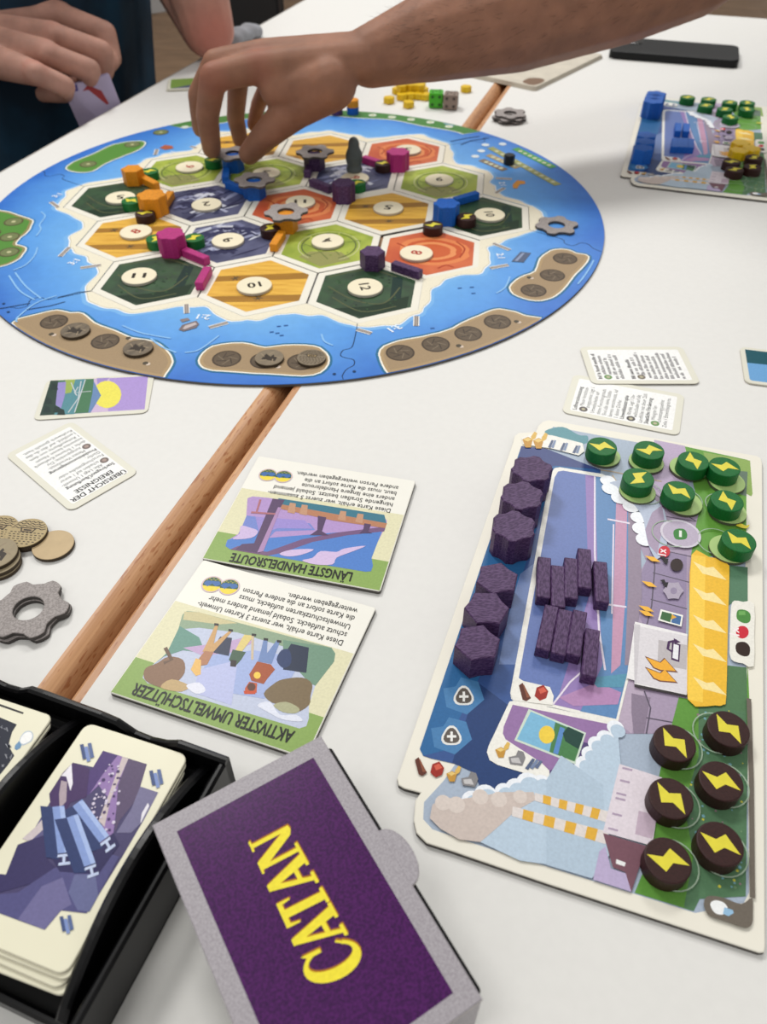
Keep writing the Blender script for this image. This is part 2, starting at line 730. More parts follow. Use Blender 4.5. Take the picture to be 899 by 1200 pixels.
def board_frame():
    root = empty('game_board_frame', (BC.x, BC.y, 0), 'round blue sea frame of the board game with sand and green islands', 'game board')
    k0 = min(range(30), key=lambda i: (Vector(OUT[i]) - Vector((0.079, -0.1824))).length)

    def seam(k):
        a = math.radians(60 * k)
        S = Vector(OUT[(k0 + 5 * k) % 30])
        base = [(0, 0), (0.0012, 0.018), (0.0005, 0.030), (-0.0065, 0.0335), (-0.0075, 0.040), (-0.0015, 0.0425), (0.0055, 0.044), (0.0068, 0.050), (0.0008, 0.056), (-0.0015, 0.068), (-0.0020, 0.095)]
        sp = spline(base, 3, closed=False)
        res = []
        for x, d in sp:
            q = rot2((0.079 + x * 0.7, -0.1824 - d), a)
            if (Vector(q) - BC).length < BR - 0.001:
                res.append(q)
        # last point on the rim
        q = Vector(res[-1]) - BC
        res.append(tuple(q.normalized() * BR + BC))
        res[0] = (S.x, S.y)
        return res
    seams = [seam(k) for k in range(6)]
    g = 0.00018
    for k in range(6):
        s0, s1 = seams[k], seams[(k + 1) % 6]
        inner = [OUT[(k0 + 5 * k + i) % 30] for i in range(6)]
        a0 = math.atan2(s0[-1][1] - BC.y, s0[-1][0] - BC.x)
        a1 = math.atan2(s1[-1][1] - BC.y, s1[-1][0] - BC.x)
        if a1 < a0:
            a1 += 2 * math.pi
        arc = [(BC.x + BR * math.cos(a0 + (a1 - a0) * i / 28), BC.y + BR * math.sin(a0 + (a1 - a0) * i / 28)) for i in range(29)]
        poly = s0[:-1] + arc + s1[:-1][::-1] + inner[::-1][1:-1]
        # shrink a hair away from the seam so the joint stays open
        t0 = Vector((math.cos(a0 + math.pi / 2), math.sin(a0 + math.pi / 2))) * g
        t1 = Vector((math.cos(a1 - math.pi / 2), math.sin(a1 - math.pi / 2))) * g
        n0, n1 = len(s0) - 1, len(s0) - 1 + len(arc)
        loc = []
        for i, p in enumerate(poly):
            d = t0 if i < n0 else (t1 if n1 <= i < n1 + len(s1) - 1 else Vector((0, 0)))
            loc.append((p[0] + d.x - BC.x, p[1] + d.y - BC.y))
        link('frame_piece', prism('frame_piece', loc, 0, BZ, [M_SEA, M_CORE], side_mat=1, bevel=0.00025), root)

    # ---- the print on the frame
    pr = Print(BZ, (BC.x, BC.y, 0))
    # ray-cast radius of the hex cluster, smoothed, to draw the beach
    def ray(th):
        d = (math.cos(th), math.sin(th))
        best = 0
        for i in range(30):
            a, b = OUT[i], OUT[(i + 1) % 30]
            ex, ey = b[0] - a[0], b[1] - a[1]
            den = d[0] * ey - d[1] * ex
            if abs(den) < 1e-12:
                continue
            t = (a[0] * ey - a[1] * ex) / den
            s = (a[0] * d[1] - a[1] * d[0]) / den
            if t > 0 and -1e-6 <= s <= 1 + 1e-6:
                best = max(best, t)
        return best
    N = 360
    R = [ray(2 * math.pi * i / N) for i in range(N)]
    Rs = [sum(R[(i + j) % N] for j in range(-4, 5)) / 9 for i in range(N)]

    def coast(extra):
        o = []
        for i in range(N):
            th = 2 * math.pi * i / N
            w = 0.0016 * math.sin(th * 23 + 1) + 0.0013 * math.sin(th * 41) + 0.0009 * math.sin(th * 67 + 2)
            r = max(R[i] + 0.004, Rs[i] + 0.0078 + w) + extra
            o.append((r * math.cos(th), r * math.sin(th)))
        return o
    inner = [(x * 0.9995, y * 0.9995) for x, y in OUT]
    pr.poly(coast(0.0052), (124, 182, 236), holes=[inner])
    pr.poly(coast(0.0017), (240, 243, 246), holes=[inner])
    pr.poly(coast(0.0005), (196, 184, 150), holes=[inner])
    pr.poly(coast(0.0), (238, 231, 208), holes=[inner])
    # cut line of each puzzle seam over the print
    for s in seams:
        pr.line([s[i] for i in range(len(s) - 1)] + [on_disc(s[-1])], 0.0005, (36, 60, 92))
    pr.next()
    H, I, J = crop(0, 200, 300), crop(200, 200, 500), crop(400, 200, 720)
    K, L, M, Nn, O = crop(0, 220, 160), crop(0, 0, 300), crop(400, 0, 700), crop(540, 140, 720), crop(350, 280, 510)

    def grow(pts, d):
        c = Vector((sum(p[0] for p in pts) / len(pts), sum(p[1] for p in pts) / len(pts)))
        n = len(pts)
        o = []
        sgn = 1 if area2(pts) > 0 else -1
        for i in range(n):
            a, b = Vector(pts[i - 1]), Vector(pts[(i + 1) % n])
            t = (b - a)
            t = t.normalized() if t.length > 1e-9 else Vector((1, 0))
            o.append((pts[i][0] + t.y * d * sgn, pts[i][1] - t.x * d * sgn))
        return o

    def island(px, rgb, rgb2, halo=(44, 112, 150), k=4):
        w = spline(xy(px, BZ), k)
        w = [(p[0] + 0.0006 * noise.noise(Vector((p[0] * 220, p[1] * 220, 3))), p[1] + 0.0006 * noise.noise(Vector((p[0] * 220, p[1] * 220, 9)))) for p in w]
        l0 = pr.layer
        if halo:
            pr.poly([on_disc(p, BR - 0.0004) for p in grow(w, 0.0028)], halo)
        pr.layer = l0 + 1
        pr.poly([on_disc(p, BR - 0.0004) for p in grow(w, 0.0012)], (244, 240, 226))
        pr.layer = l0 + 2
        pr.poly([on_disc(p, BR - 0.0004) for p in w], rgb)
        pr.layer = l0 + 3
        c = [on_disc(p, BR - 0.0030) for p in grow(w, -0.0022)]
        pr.poly(c, rgb2)
        pr.layer = l0
    sand, sand2 = (176, 150, 112), (164, 140, 108)
    isl = [H([(45, 535), (140, 503), (200, 492), (245, 500), (290, 503), (330, 535), (400, 562), (460, 587), (540, 602), (590, 640), (603, 672), (580, 712), (535, 745), (330, 720), (200, 660), (110, 605)]),
           I([(105, 655), (150, 618), (250, 607), (330, 622), (400, 614), (500, 617), (545, 642), (550, 680), (500, 716), (380, 714), (250, 706), (150, 700), (110, 685)]),
           J([(130, 590), (190, 562), (270, 547), (350, 527), (400, 502), (480, 467), (520, 457), (570, 466), (610, 480), (660, 497), (520, 590), (300, 660), (180, 680), (140, 640)]),
           J([(557, 385), (590, 352), (640, 332), (657, 290), (692, 264), (740, 260), (770, 272), (812, 282), (798, 312), (760, 350), (730, 390), (690, 418), (640, 427), (582, 413)])]
    for p in isl:
        island(p, sand, sand2, k=3)
    gr, gr2 = (150, 138, 92), (88, 142, 62)
    island(K([(-260, 120), (-100, 130), (0, 152), (60, 162), (130, 187), (193, 207), (211, 226), (180, 290), (130, 330), (100, 372), (150, 388), (166, 405), (130, 460), (60, 500), (0, 518), (-120, 540), (-300, 520)]), gr, gr2, halo=(60, 130, 190))
    island(L([(235, 590), (262, 568), (330, 540), (400, 508), (480, 496), (508, 502), (488, 525), (420, 553), (370, 574), (320, 602), (262, 603)]), (112, 150, 80), gr2, halo=(60, 130, 190))
    # green strip along the far rim
    arc = [(BC.x + (BR - 0.0006) * math.cos(math.radians(a)), BC.y + (BR - 0.0006) * math.sin(math.radians(a))) for a in range(54, 134, 2)]
    arc2 = [(BC.x + (0.2385 + 0.002 * math.sin(a * .35)) * math.cos(math.radians(a)), BC.y + (0.2385 + 0.002 * math.sin(a * .35)) * math.sin(math.radians(a))) for a in range(56, 132, 2)]
    pr.layer += 1
    pr.poly(arc + [(p[0] * 0.993, p[1] * 0.993) for p in arc2[::-1]], (228, 232, 214))
    pr.poly(arc + arc2[::-1], (76, 132, 66))
    pr.layer += 5

    def ell(u, v, r, rgb, up=False):
        c = U(u, v, BZ)
        pr.poly(circle(c.x, c.y, r, 22), rgb, up)
    slots = H([(190, 531), (268, 570), (370, 600), (485, 632)]) + I([(197, 661), (330, 667), (460, 672)]) + J([(194, 600), (311, 572), (418, 537), (514, 498), (633, 395), (695, 345), (737, 290)])
    for u, v in slots:
        ell(u, v, 0.0094, (74, 62, 50))
    pr.next()
    for u, v in slots:
        ell(u, v, 0.0082, (98, 84, 68))
    pr.next()
    for u, v in slots:
        c = U(u, v, BZ)
        for j in range(7):
            a = j * 0.9 + u
            pr.line([(c.x + 0.0068 * math.cos(a), c.y + 0.0068 * math.sin(a)), (c.x + 0.0024 * math.cos(a + 1.2), c.y + 0.0024 * math.sin(a + 1.2))], 0.0007, (128, 114, 94) if j % 2 else (66, 56, 46))
    gslots = K([(90, 225), (65, 325), (60, 425), (-60, 300)]) + L([(465, 508), (310, 577), (565, 465)])
    for u, v in gslots:
        ell(u, v, 0.0080, (92, 88, 60))
    pr.next()
    for u, v in gslots:
        ell(u, v, 0.0066, (118, 128, 84))
    for u, v in M([(-80, 400), (-10, 400), (42, 403), (110, 405), (178, 412), (245, 420), (313, 430), (378, 445)]) + L([(650, 447), (720, 440)]):
        ell(u, v, 0.0042, (214, 222, 206))
    pr.next()
    for u, v in gslots + M([(110, 405), (178, 412), (245, 420), (313, 430), (378, 445)]):
        ell(u, v, 0.0018, (196, 196, 150))
    # pebbles
    for u, v in H([(190, 578), (520, 680), (460, 592)]) + I([(378, 690)]) + J([(395, 580), (585, 500), (627, 355)]):
        ell(u, v, 0.0016, (214, 196, 178))
        ell(u - 3, v - 1, 0.0018, (80, 72, 58))
    pr.next()
    # scoring tracks at the far right
    for a, b, w, c in (((318, 170), (545, 283), .0082, (86, 164, 84)), ((172, 165), (570, 385), .0075, (160, 164, 100)), ((160, 208), (335, 285), .0072, (176, 156, 112)), ((120, 237), (260, 298), .0078, (132, 116, 96))):
        pr.line(xy(Nn([a, b]), BZ), w, c)
    pr.next()
    for a, b, n in (((335, 180), (530, 275), 7), ((195, 178), (555, 375), 11), ((175, 215), (325, 280), 5), ((135, 245), (250, 292), 4)):
        for i in range(n):
            t = (i + .5) / n
            u, v = Nn([(a[0] + (b[0] - a[0]) * t, a[1] + (b[1] - a[1]) * t)])[0]
            ell(u, v, 0.0022, (206, 208, 176))
    for u, v in Nn([(245, 145), (145, 150), (120, 185), (85, 217)]):
        ell(u, v, 0.0038, (226, 236, 240))
    # harbours: piers, exchange rates, little goods
    pr.next()
    piers = H([(655, 470), (656, 502), (735, 552), (800, 534)]) + O([(385, 597), (478, 624), (776, 510), (774, 575)]) + J([(500, 240), (555, 262), (490, 322), (550, 311)]) + K([(395, 455), (458, 393), (530, 530), (665, 510), (335, 95), (385, 130)]) + Nn([(205, 345), (300, 351), (205, 432), (255, 402)]) + L([(545, 545), (552, 525), (670, 515), (690, 520)])
    for i in range(0, len(piers), 2):
        pr.line(xy(piers[i:i + 2], BZ), 0.0042, (240, 240, 236))
    pr.next()
    for i in range(0, len(piers), 2):
        pr.line(xy(piers[i:i + 2], BZ), 0.0027, (112, 104, 100))
    pr.next()
    for i in range(0, len(piers), 2):
        pr.line(xy(piers[i:i + 2], BZ), 0.0016, (168, 156, 148))
    for s, (u, v), h in (('2:1', H([(715, 515)])[0], .0062), ('3:1', O([(635, 590)])[0], .0064), ('2:1', J([(525, 281)])[0], .0056), ('3:1', K([(485, 490)])[0], .0060), ('3:1', K([(375, 52)])[0], .0056), ('2:1', Nn([(245, 378)])[0], .0056), ('2:1', L([(600, 538)])[0], .0054)):
        c = U(u, v, BZ).xy
        up = Vector((round(c.x / 0.16), round(c.y / 0.16)))
        if abs(c.x) > 0.12:
            up = Vector((1 if c.x > 0 else -1, 0))
            up = Vector(rot2(up, -0.35 if c.x < 0 else 0.2))
        up = up.normalized() if up.length > 0 else Vector((0, -1))
        rd = Vector((up.y, -up.x))
        o = c - up * h / 2
        pr.text(s, o, rd, up, h, (236, 246, 255), True, align='C')
    pr.next()

    def P(pts, rgb, up=False):
        pr.poly(xy(pts, BZ), rgb, up)
    # goods beside the harbours: silver bale, steel bars, straw, brick
    P(H([(628, 560), (640, 543), (690, 528), (700, 540), (690, 553), (645, 566)]), (122, 112, 116))
    P(H([(632, 524), (660, 518), (668, 526), (640, 534)]), (136, 126, 128))
    P(J([(560, 300), (590, 268), (625, 272), (600, 303)]), (84, 98, 126))
    P(Nn([(303, 385), (330, 358), (375, 362), (378, 378), (345, 382), (330, 405), (308, 405)]), (222, 150, 52))
    P(L([(560, 520), (580, 510), (605, 513), (610, 522), (580, 527)]), (176, 96, 66))
    pr.next()
    P(H([(642, 556), (650, 546), (686, 534), (692, 541), (650, 558)]), (196, 184, 184))
    P(J([(570, 298), (596, 272), (604, 273), (580, 299)]), (142, 156, 186))
    # fish, waves
    for u, v in I([(380, 548), (405, 545), (355, 568), (375, 572), (390, 580)]) + J([(390, 388), (430, 385), (435, 405), (300, 520)]):
        pr.line(xy([(u - 2.4, v), (u + 2.4, v - .4)], BZ), 0.0012, (56, 104, 168))
    waves = [K([(270, 160), (298, 190), (262, 245), (270, 275), (240, 320)]), K([(248, 395), (228, 450), (170, 510), (90, 545)]), K([(60, 580), (130, 680), (230, 740)]), K([(100, 560), (170, 650), (270, 730)]), H([(430, 545), (500, 572), (600, 590)]), H([(770, 580), (700, 630), (650, 640)]),
             I([(-70, 590), (-30, 620), (20, 640)]), I([(530, 575), (540, 600), (570, 615)]), J([(555, 350), (540, 385), (510, 405)]), J([(800, 380), (840, 340), (855, 300)]), M([(540, 330), (560, 342), (575, 350)]), H([(30, 545), (120, 470), (200, 440)])]
    for w in waves:
        pr.line([on_disc(q, BR - .004) for q in spline(xy(w, BZ), 5, False)], 0.0013, (142, 194, 240))
    for w in (K([(380, 725), (520, 690), (600, 682)]), K([(175, 805), (330, 780), (430, 752)]), K([(0, 798), (200, 762)]), ):
        pr.line(xy(w, BZ), 0.0008, (40, 70, 110))
    for w in (Nn([(0, 150), (60, 125), (165, 110)]), Nn([(-60, 130), (40, 110), (110, 100)])):
        pr.line(xy(w, BZ), 0.0014, (30, 74, 130))
    for u, v in K([(25, 765), (55, 820)]) + I([(575, 715), (645, 706)]):
        ell(u, v, 0.0011, (30, 62, 104))
    pr.build('board_print', root)
    return root


board_frame()

# ------------------------------------------------------------------ terrain tiles
M_FOREST = mat('print_forest', (38, 62, 42), 0.42, scale=70, rgb2=(48, 82, 50))
M_FIELD = mat('print_wheat', (222, 168, 58), 0.42, scale=40, rgb2=(236, 186, 72), stretch=(1, 6, 1))
M_ROCK = mat('print_mountain', (58, 62, 96), 0.42, scale=45, rgb2=(86, 90, 122))
M_CLAY = mat('print_clay', (196, 84, 46), 0.42, scale=30, rgb2=(214, 108, 60))
M_GRASS = mat('print_pasture', (140, 160, 54), 0.42, scale=45, rgb2=(172, 186, 74))
TILEMAT = dict(forest=M_FOREST, field=M_FIELD, mountain=M_ROCK, hill=M_CLAY, pasture=M_GRASS)
AR = 0.849 * W / math.sqrt(3)
TILES = [(-2, 0, 'forest', '11', 190, 0, 'dark green forest tile with the token eleven, beside two magenta bars'),
         (-2, 1, 'field', '10', 205, 0, 'yellow wheat field tile with the token ten'),
         (-2, 2, 'forest', '12', -70, 0, 'dark green forest tile with the token twelve'),
         (-1, 0, 'field', '8', 60, 1, 'yellow wheat field tile with the red token eight'),
         (-1, 1, 'mountain', '9', 150, 0, 'slate blue mountain tile with the token nine'),
         (-1, 2, 'pasture', '4', 150, 0, 'light green pasture tile with the token four'),
         (-1, 3, 'hill', '8', 75, 1, 'orange clay hill tile with the red token eight'),
         (0, 0, 'forest', '5', 195, 0, 'dark green forest tile with the token five'),
         (0, 1, 'mountain', '2', 200, 0, 'slate blue mountain tile with the token two'),
         (0, 2, 'hill', '11', 10, 0, 'orange clay hill tile partly under a grey cog'),
         (0, 3, 'field', '5', 170, 0, 'yellow wheat field tile with the token five'),
         (0, 4, 'forest', '10', -75, 0, 'dark green forest tile with the token ten'),
         (1, 0, 'pasture', '6', 75, 1, 'light green pasture tile with the red token six'),
         (1, 1, 'pasture', '3', 180, 0, 'light green pasture tile beside the blue pieces under two cogs'),
         (1, 2, 'mountain', '6', 120, 1, 'slate blue mountain tile with the grey robber figure'),
         (1, 3, 'pasture', '9', 180, 0, 'light green pasture tile beside the long blue bar'),
         (2, 0, 'field', '4', 180, 0, 'pale wheat tile under the reaching hand'),
         (2, 1, 'field', '', 0, 0, 'yellow wheat field tile under the far grey cog'),
         (2, 2, 'hill', '3', 180, 0, 'orange clay hill tile beside the magenta prism')]
tile_me = {}
TOK = {(-2, 0): (163, 323), (-2, 1): (298, 334), (-2, 2): (428, 336), (-1, 0): (159, 271), (-1, 1): (267, 281), (-1, 2): (384, 282), (-1, 3): (488, 296),
       (0, 0): (141, 231), (0, 1): (242, 239), (0, 2): (352, 236), (0, 3): (455, 243), (0, 4): (574, 251), (1, 0): (222, 195), (1, 1): (312, 202), (1, 2): (416, 208), (1, 3): (515, 210), (2, 0): None, (2, 1): None, (2, 2): (478, 175)}
SHIFT = {(-1, 3): (0.0016, -0.0014), (-2, 2): (0.0004, -0.0002), (0, 3): (-0.0005, 0.0004)}


def clip_hex(pts, s):
    """cut a polygon to the hexagon of the printed landscape"""
    for i in range(6):
        a = math.radians(60 * i)
        nx, ny, d = math.cos(a), math.sin(a), s * math.cos(math.radians(30))
        out = []
        for k in range(len(pts)):
            p, q = pts[k - 1], pts[k]
            dp, dq = p[0] * nx + p[1] * ny - d, q[0] * nx + q[1] * ny - d
            if dp * dq < 0:
                t = dp / (dp - dq)
                out.append((p[0] + (q[0] - p[0]) * t, p[1] + (q[1] - p[1]) * t))
            if dq <= 0:
                out.append(q)
        pts = out
        if len(pts) < 3:
            return []
    return pts


class TilePrint(Print):
    def poly(self, pts, rgb, up=True, holes=()):
        pts = clip_hex([(p[0], p[1]) for p in pts], AR)
        if len(pts) > 2:
            Print.poly(self, pts, rgb, up, holes)


def tile_print(pr, kind, c, rnd):
    def h(x, y):
        return (c[0] + x * AR, c[1] + y * AR)
    if kind == 'field':
        for y0, tilt in ((0.30, 0.18), (-0.52, 0.14)):
            pr.poly([h(-0.95, y0 - tilt - .11), h(0.95, y0 + tilt - .13), h(0.95, y0 + tilt + .12), h(-0.95, y0 - tilt + .10)], (164, 118, 46), False)
        pr.next()
        for x, y in ((-.5, .2), (.1, -.5)):
            for a in (0.3, 1.2, 2.2):
                pr.line([h(x - .09 * math.cos(a), y - .09 * math.sin(a)), h(x + .09 * math.cos(a), y + .09 * math.sin(a))], .0010, (88, 74, 52))
        for i in range(9):
            y = -0.8 + i * 0.19
            pr.line([h(-.6 + .1 * (i % 2), y - .05), h(.55, y + .12)], .0004, (206, 150, 48))
    elif kind == 'forest':
        pr.poly([h(-.55, -.72), h(.1, -.98), h(.8, -.5), h(.8, -.1), h(.1, -.55)], (32, 54, 38), False)
        pr.poly([h(.42, .68), h(.62, .55), h(.66, -.2), h(.46, -.3)], (28, 54, 48), False)
        pr.next()
        for p in ([(-.75, .1), (-.2, -.35), (.35, -.42), (.6, .2)], [(-.8, .45), (-.1, .82), (.5, .6)], [(-.6, -.3), (0, -.75), (.6, -.5)]):
            pr.line([h(*q) for q in spline(p, 6, False)], .0011, (92, 98, 66))
        for i in range(60):
            a, r = rnd.random() * 6.28, rnd.random() ** .5 * .72
            x, y = r * math.cos(a), r * math.sin(a)
            pr.poly(circle(*h(x, y), .0007 + .0006 * rnd.random(), 6), rnd.choice([(28, 50, 34), (60, 92, 56), (44, 76, 46)]), False)
    elif kind == 'mountain':
        for i in range(16):
            x, y = -.7 + rnd.random() * 1.3, -.75 + rnd.random() * 1.4
            L, ww = .25 + .35 * rnd.random(), .03 + .06 * rnd.random()
            ag = .5 + .7 * rnd.random()
            ca_, sa_ = math.cos(ag), math.sin(ag)
            lens = [(-L, 0), (-L * .3, ww), (L * .4, ww * .6), (L, .05), (L * .3, -ww * .5), (-L * .4, -ww * .6)]
            pr.poly([h(x + p * ca_ - q * sa_, y + p * sa_ + q * ca_) for p, q in spline(lens, 3)], rnd.choice([(150, 155, 184), (196, 200, 214), (120, 126, 160), (44, 46, 80), (36, 38, 70)]), False)
        pr.next()
        for i in range(26):
            y = -.66 + (i % 13) * .10
            x = -.74 + rnd.random() * .7
            k = .4 + .5 * rnd.random()
            pts = [(x, y), (x + .16 * k, y + .2 * k), (x + .30 * k, y + .10 * k), (x + .52 * k, y + .30 * k), (x + .75 * k, y + .16 * k)]
            q = [h(*p) for p in spline([p for p in pts if abs(p[0]) < .76 and abs(p[1]) < .86 - abs(p[0]) * .5], 5, False)]
            if len(q) > 3:
                pr.line(q, .0016 + .0034 * rnd.random(), rnd.choice([(176, 180, 204), (42, 44, 78), (118, 122, 156), (208, 210, 222), (50, 54, 88)]))
    elif kind == 'hill':
        for i, (rr, col) in enumerate(((.62, (228, 136, 82)), (.50, (202, 92, 50)), (.40, (232, 148, 92)), (.30, (206, 100, 56)))):
            pr.poly([h(.05 + rr * 1.15 * math.cos(t * .2618) * (1 + .08 * math.sin(t * .9)), .03 + rr * math.sin(t * .2618)) for t in range(24)], col)
        for p in ([(.2, -.7), (.35, -.55), (.5, -.62)], [(-.7, .3), (-.5, .1), (-.55, -.2)], [(.5, .5), (.68, .2), (.6, -.2)]):
            pr.line([h(*q) for q in spline(p, 5, False)], .0014, (176, 66, 38))
    elif kind == 'pasture':
        pr.poly([h(-.5, -.55), h(.0, -.92), h(.55, -.55), h(.3, -.25), h(-.3, -.3)], (150, 150, 92), False)
        pr.next()
        pr.poly([h(-.62, .40), h(-.1, .75), h(.5, .55), h(.2, .3)], (150, 168, 50), False)
        pr.next()
        pr.line([h(.02 + .55 * math.cos(t * .2618) * 1.0, -.02 + .58 * math.sin(t * .2618)) for t in range(-4, 17)], .0011, (92, 104, 62))
        pr.line([h(.02 + .62 * math.cos(t * .2618) * 1.0, -.02 + .65 * math.sin(t * .2618)) for t in range(-4, 17)], .0007, (206, 206, 160))
        for p in ([(-.55, .05), (-.2, -.2), (.1, -.6)], [(-.1, .6), (.3, .2), (.6, .3)], [(.3, -.4), (.1, -.2), (-.35, -.5)]):
            pr.line([h(*q) for q in spline(p, 5, False)], .0008, (100, 114, 58))
        for i in range(26):
            a, r = rnd.random() * 6.28, rnd.random() ** .5 * .7
            pr.poly(circle(*h(r * math.cos(a), r * math.sin(a)), .0006 + .0005 * rnd.random(), 6), rnd.choice([(90, 120, 50), (196, 204, 110), (120, 140, 60)]), False)


tok_me = None
WORD = {'2': 'two', '3': 'three', '4': 'four', '5': 'five', '6': 'red six', '8': 'red eight', '9': 'nine', '10': 'ten', '11': 'eleven', '12': 'twelve'}
for r, c, kind, num, rotd, red, label in TILES:
    cc = hexc(r, c) + Vector(SHIFT.get((r, c), (0, 0)))
    if kind not in tile_me:
        bm = prism_bm(hexpts((0, 0), W / math.sqrt(3) - 0.0005), 0, BZ, 0.00025, side_mat=1)
        tile_me[kind] = bm_mesh('terrain_tile', bm, [M_CREAM, M_CORE])
        tile_me[kind + '_art'] = mesh('art', [(x, y, BZ + 0.00003) for x, y in hexpts((0, 0), AR)], [tuple(range(6))], TILEMAT[kind])
    t = link('terrain_hexagon', tile_me[kind], None, (cc.x, cc.y, 0))
    tag(t, label, 'terrain hexagon', 'terrain tiles of the board')
    link('printed_landscape', tile_me[kind + '_art'], t)
    pr = TilePrint(BZ + 0.00004, (0, 0, 0))
    tile_print(pr, kind, (0, 0), random.Random(r * 10 + c))
    pr.build('landscape_detail', t)
    if TOK[(r, c)]:
        p = U(*TOK[(r, c)], BZ + 0.0022)
        if tok_me is None:
            tok_me = prism('number_token', circle(0, 0, 0.0127, 40), 0, 0.0020, [mat('token_cream', (240, 230, 200), 0.5, 0.03, 60), M_CREAMEDGE], bevel=0.0003, side_mat=1)
        o = link('number_token', tok_me, None, (p.x, p.y, BZ + 0.0003))
        where = label.split(' tile')[0]
        extra = {(0, 2): 'half hidden by a grey cog', (1, 1): 'beside the second blue-holed cog', (1, 2): 'under the robber figure', (1, 3): 'in the middle', (2, 2): 'behind the magenta prism'}.get((r, c))
        tag(o, 'round cream token ' + (extra + ' ' if extra else 'reading ' + WORD[num] + ' ') + 'on the ' + where + ' tile', 'number token', 'number tokens on the tiles')
        if num:
            pr = Print(0.0020)
            a = math.radians(rotd)
            rd, up = Vector((math.cos(a), math.sin(a))), Vector((-math.sin(a), math.cos(a)))
            h = 0.0085 if len(num) == 1 else 0.0074
            pr.text(num, -up * h / 2, rd, up, h, (176, 52, 34) if red else (48, 42, 34), True, align='C', width=0.0058 if len(num) == 1 else 0.0094)
            pr.build('number', o)

# ------------------------------------------------------------------ wooden and card pieces (each shape made once, then copied)
def wood(name, rgb):
    return mat(name, rgb, 0.5, 0.28, 900, spec=0.3, bump=0.15, stretch=(1, 3, 3))


WOODS = dict(purple=mat('purple_wood', (58, 30, 72), .5, scale=1500, spec=.3, bump=.2, rgb2=(92, 66, 106), stretch=(.35, 1, 1), detail=2), magenta=wood('magenta_wood', (178, 44, 120)), orange=wood('orange_wood', (222, 142, 26)), blue=wood('blue_wood', (20, 92, 182)))
M_GREENP = wood('green_wood', (14, 104, 44))
M_BROWNP = wood('brown_wood', (52, 26, 24))
M_BOLT = mat('bolt_yellow', (226, 214, 60), 0.45, 0.06, 300)


def star_pts(R, inner, flat=0.16):
    pts = []
    for i in range(6):
        a = math.radians(60 * i)
        for d in (-flat, flat):
            pts.append((R * math.cos(a + d), R * math.sin(a + d)))
        b = a + math.radians(30)
        for d in (-0.16, 0.0, 0.16):
            rr = inner * (1.0 + 0.035 * abs(d) / 0.16)
            pts.append((rr * math.cos(b + d), rr * math.sin(b + d)))
    return pts


def hexa_pts(R):
    pts = []
    for i in range(6):
        a, b = math.radians(60 * i), math.radians(60 * i + 60)
        pts.append((R * math.cos(a), R * math.sin(a)))
        if i % 2 == 0:
            m = 0.93 * R * math.cos(math.radians(30))
            pts.append((m * math.cos((a + b) / 2), m * math.sin((a + b) / 2)))
    return pts


CITY_H, TOWN_H = 0.0158, 0.0128
piece_me = {}
for cname, m in WOODS.items():
    piece_me['city', cname] = prism('star_prism', star_pts(0.0107, 0.0091), 0, CITY_H, m, 0.0004)
    piece_me['town', cname] = prism('hexagon_prism', hexa_pts(0.0098), 0, TOWN_H, m, 0.0004)
    piece_me['road', cname] = bm_mesh('bar', box_bm(-0.0125, 0.0125, -0.0031, 0.0031, 0, 0.0062, 0.0004, 1), m)
NAMES = dict(city='star_prism', town='hexagon_prism', road='wooden_bar')
COLN = dict(purple='dark purple', magenta='magenta', orange='orange yellow', blue='blue')


def piece(kind, col, u, v, label, group, base=BZ, rz=0.0, sc=1.0):
    """placed by the pixel of the centre of its top face"""
    top = base + dict(city=CITY_H, town=TOWN_H, road=0.0062)[kind]
    p = U(u, v, top)
    o = link(NAMES[kind], piece_me[kind, col], None, (p.x, p.y, base + 0.0002), rz)
    o.scale = (sc, sc, 1)
    return tag(o, label, 'game piece', group)


def bar_between(col, a, b, label, group, base=BZ):
    top = base + 0.0062
    p, q = U(*a, top), U(*b, top)
    d = q - p
    o = link('wooden_bar', piece_me['road', col], None, ((p.x + q.x) / 2, (p.y + q.y) / 2, base + 0.0002), math.atan2(d.y, d.x))
    return tag(o, label, 'game piece', group)


BOLT = [(-.94, .06), (-.22, .10), (.10, .56), (.94, -.06), (.22, -.10), (-.10, -.56)]
plant_me = {}
PH = 0.0068
for k, m in (('green', M_GREENP), ('brown', M_BROWNP)):
    plant_me[k] = bm_mesh('cylinder_body', prism_bm(circle(0, 0, 0.0080, 36), 0, PH, 0.0005, 2), m)
bolt_me = mesh('bolt', [(x * 0.0075, y * 0.0075, PH + 0.00006) for x, y in BOLT], [(0, 5, 1), (1, 5, 4), (1, 4, 2), (2, 4, 3)], M_BOLT)
bmx = bmesh.new(); bmx.from_mesh(bolt_me)
for f in bmx.faces:
    f.normal_update()
    if f.normal.z < 0:
        f.normal_flip()
bmx.to_mesh(bolt_me); bmx.free()


def plant(kind, u, v, label, group, base=BZ, rz=0.0):
    p = U(u, v, base + PH)
    o = link('power_plant_piece', plant_me[kind], None, (p.x, p.y, base + 0.0002), rz)
    tag(o, label, 'game piece', group)
    b = link('bolt', bolt_me, o)
    b['label'] = 'yellow lightning bolt printed on top'
    return o


M_COG = mat('grey_cog_card', (136, 129, 126), 0.55, scale=1100, rgb2=(166, 158, 155))
M_COGE = mat('grey_cog_edge', (84, 80, 78), 0.8)


def cog_pts(R=0.0174):
    pts = []
    for i in range(72):
        t = 2 * math.pi * i / 72
        c = math.cos(6 * t)
        rr = R - 0.0015 + 0.0017 * math.tanh(2.4 * c) + 0.0004 * math.sin(5 * t + 1)
        pts.append((rr * math.cos(t), rr * math.sin(t)))
    return pts


COG_T = 0.0021
cog_me = prism('cog_token', cog_pts(), 0, COG_T, [M_COG, M_COGE], 0.0003, holes=[circle(0, 0, 0.0068, 30)], side_mat=1)


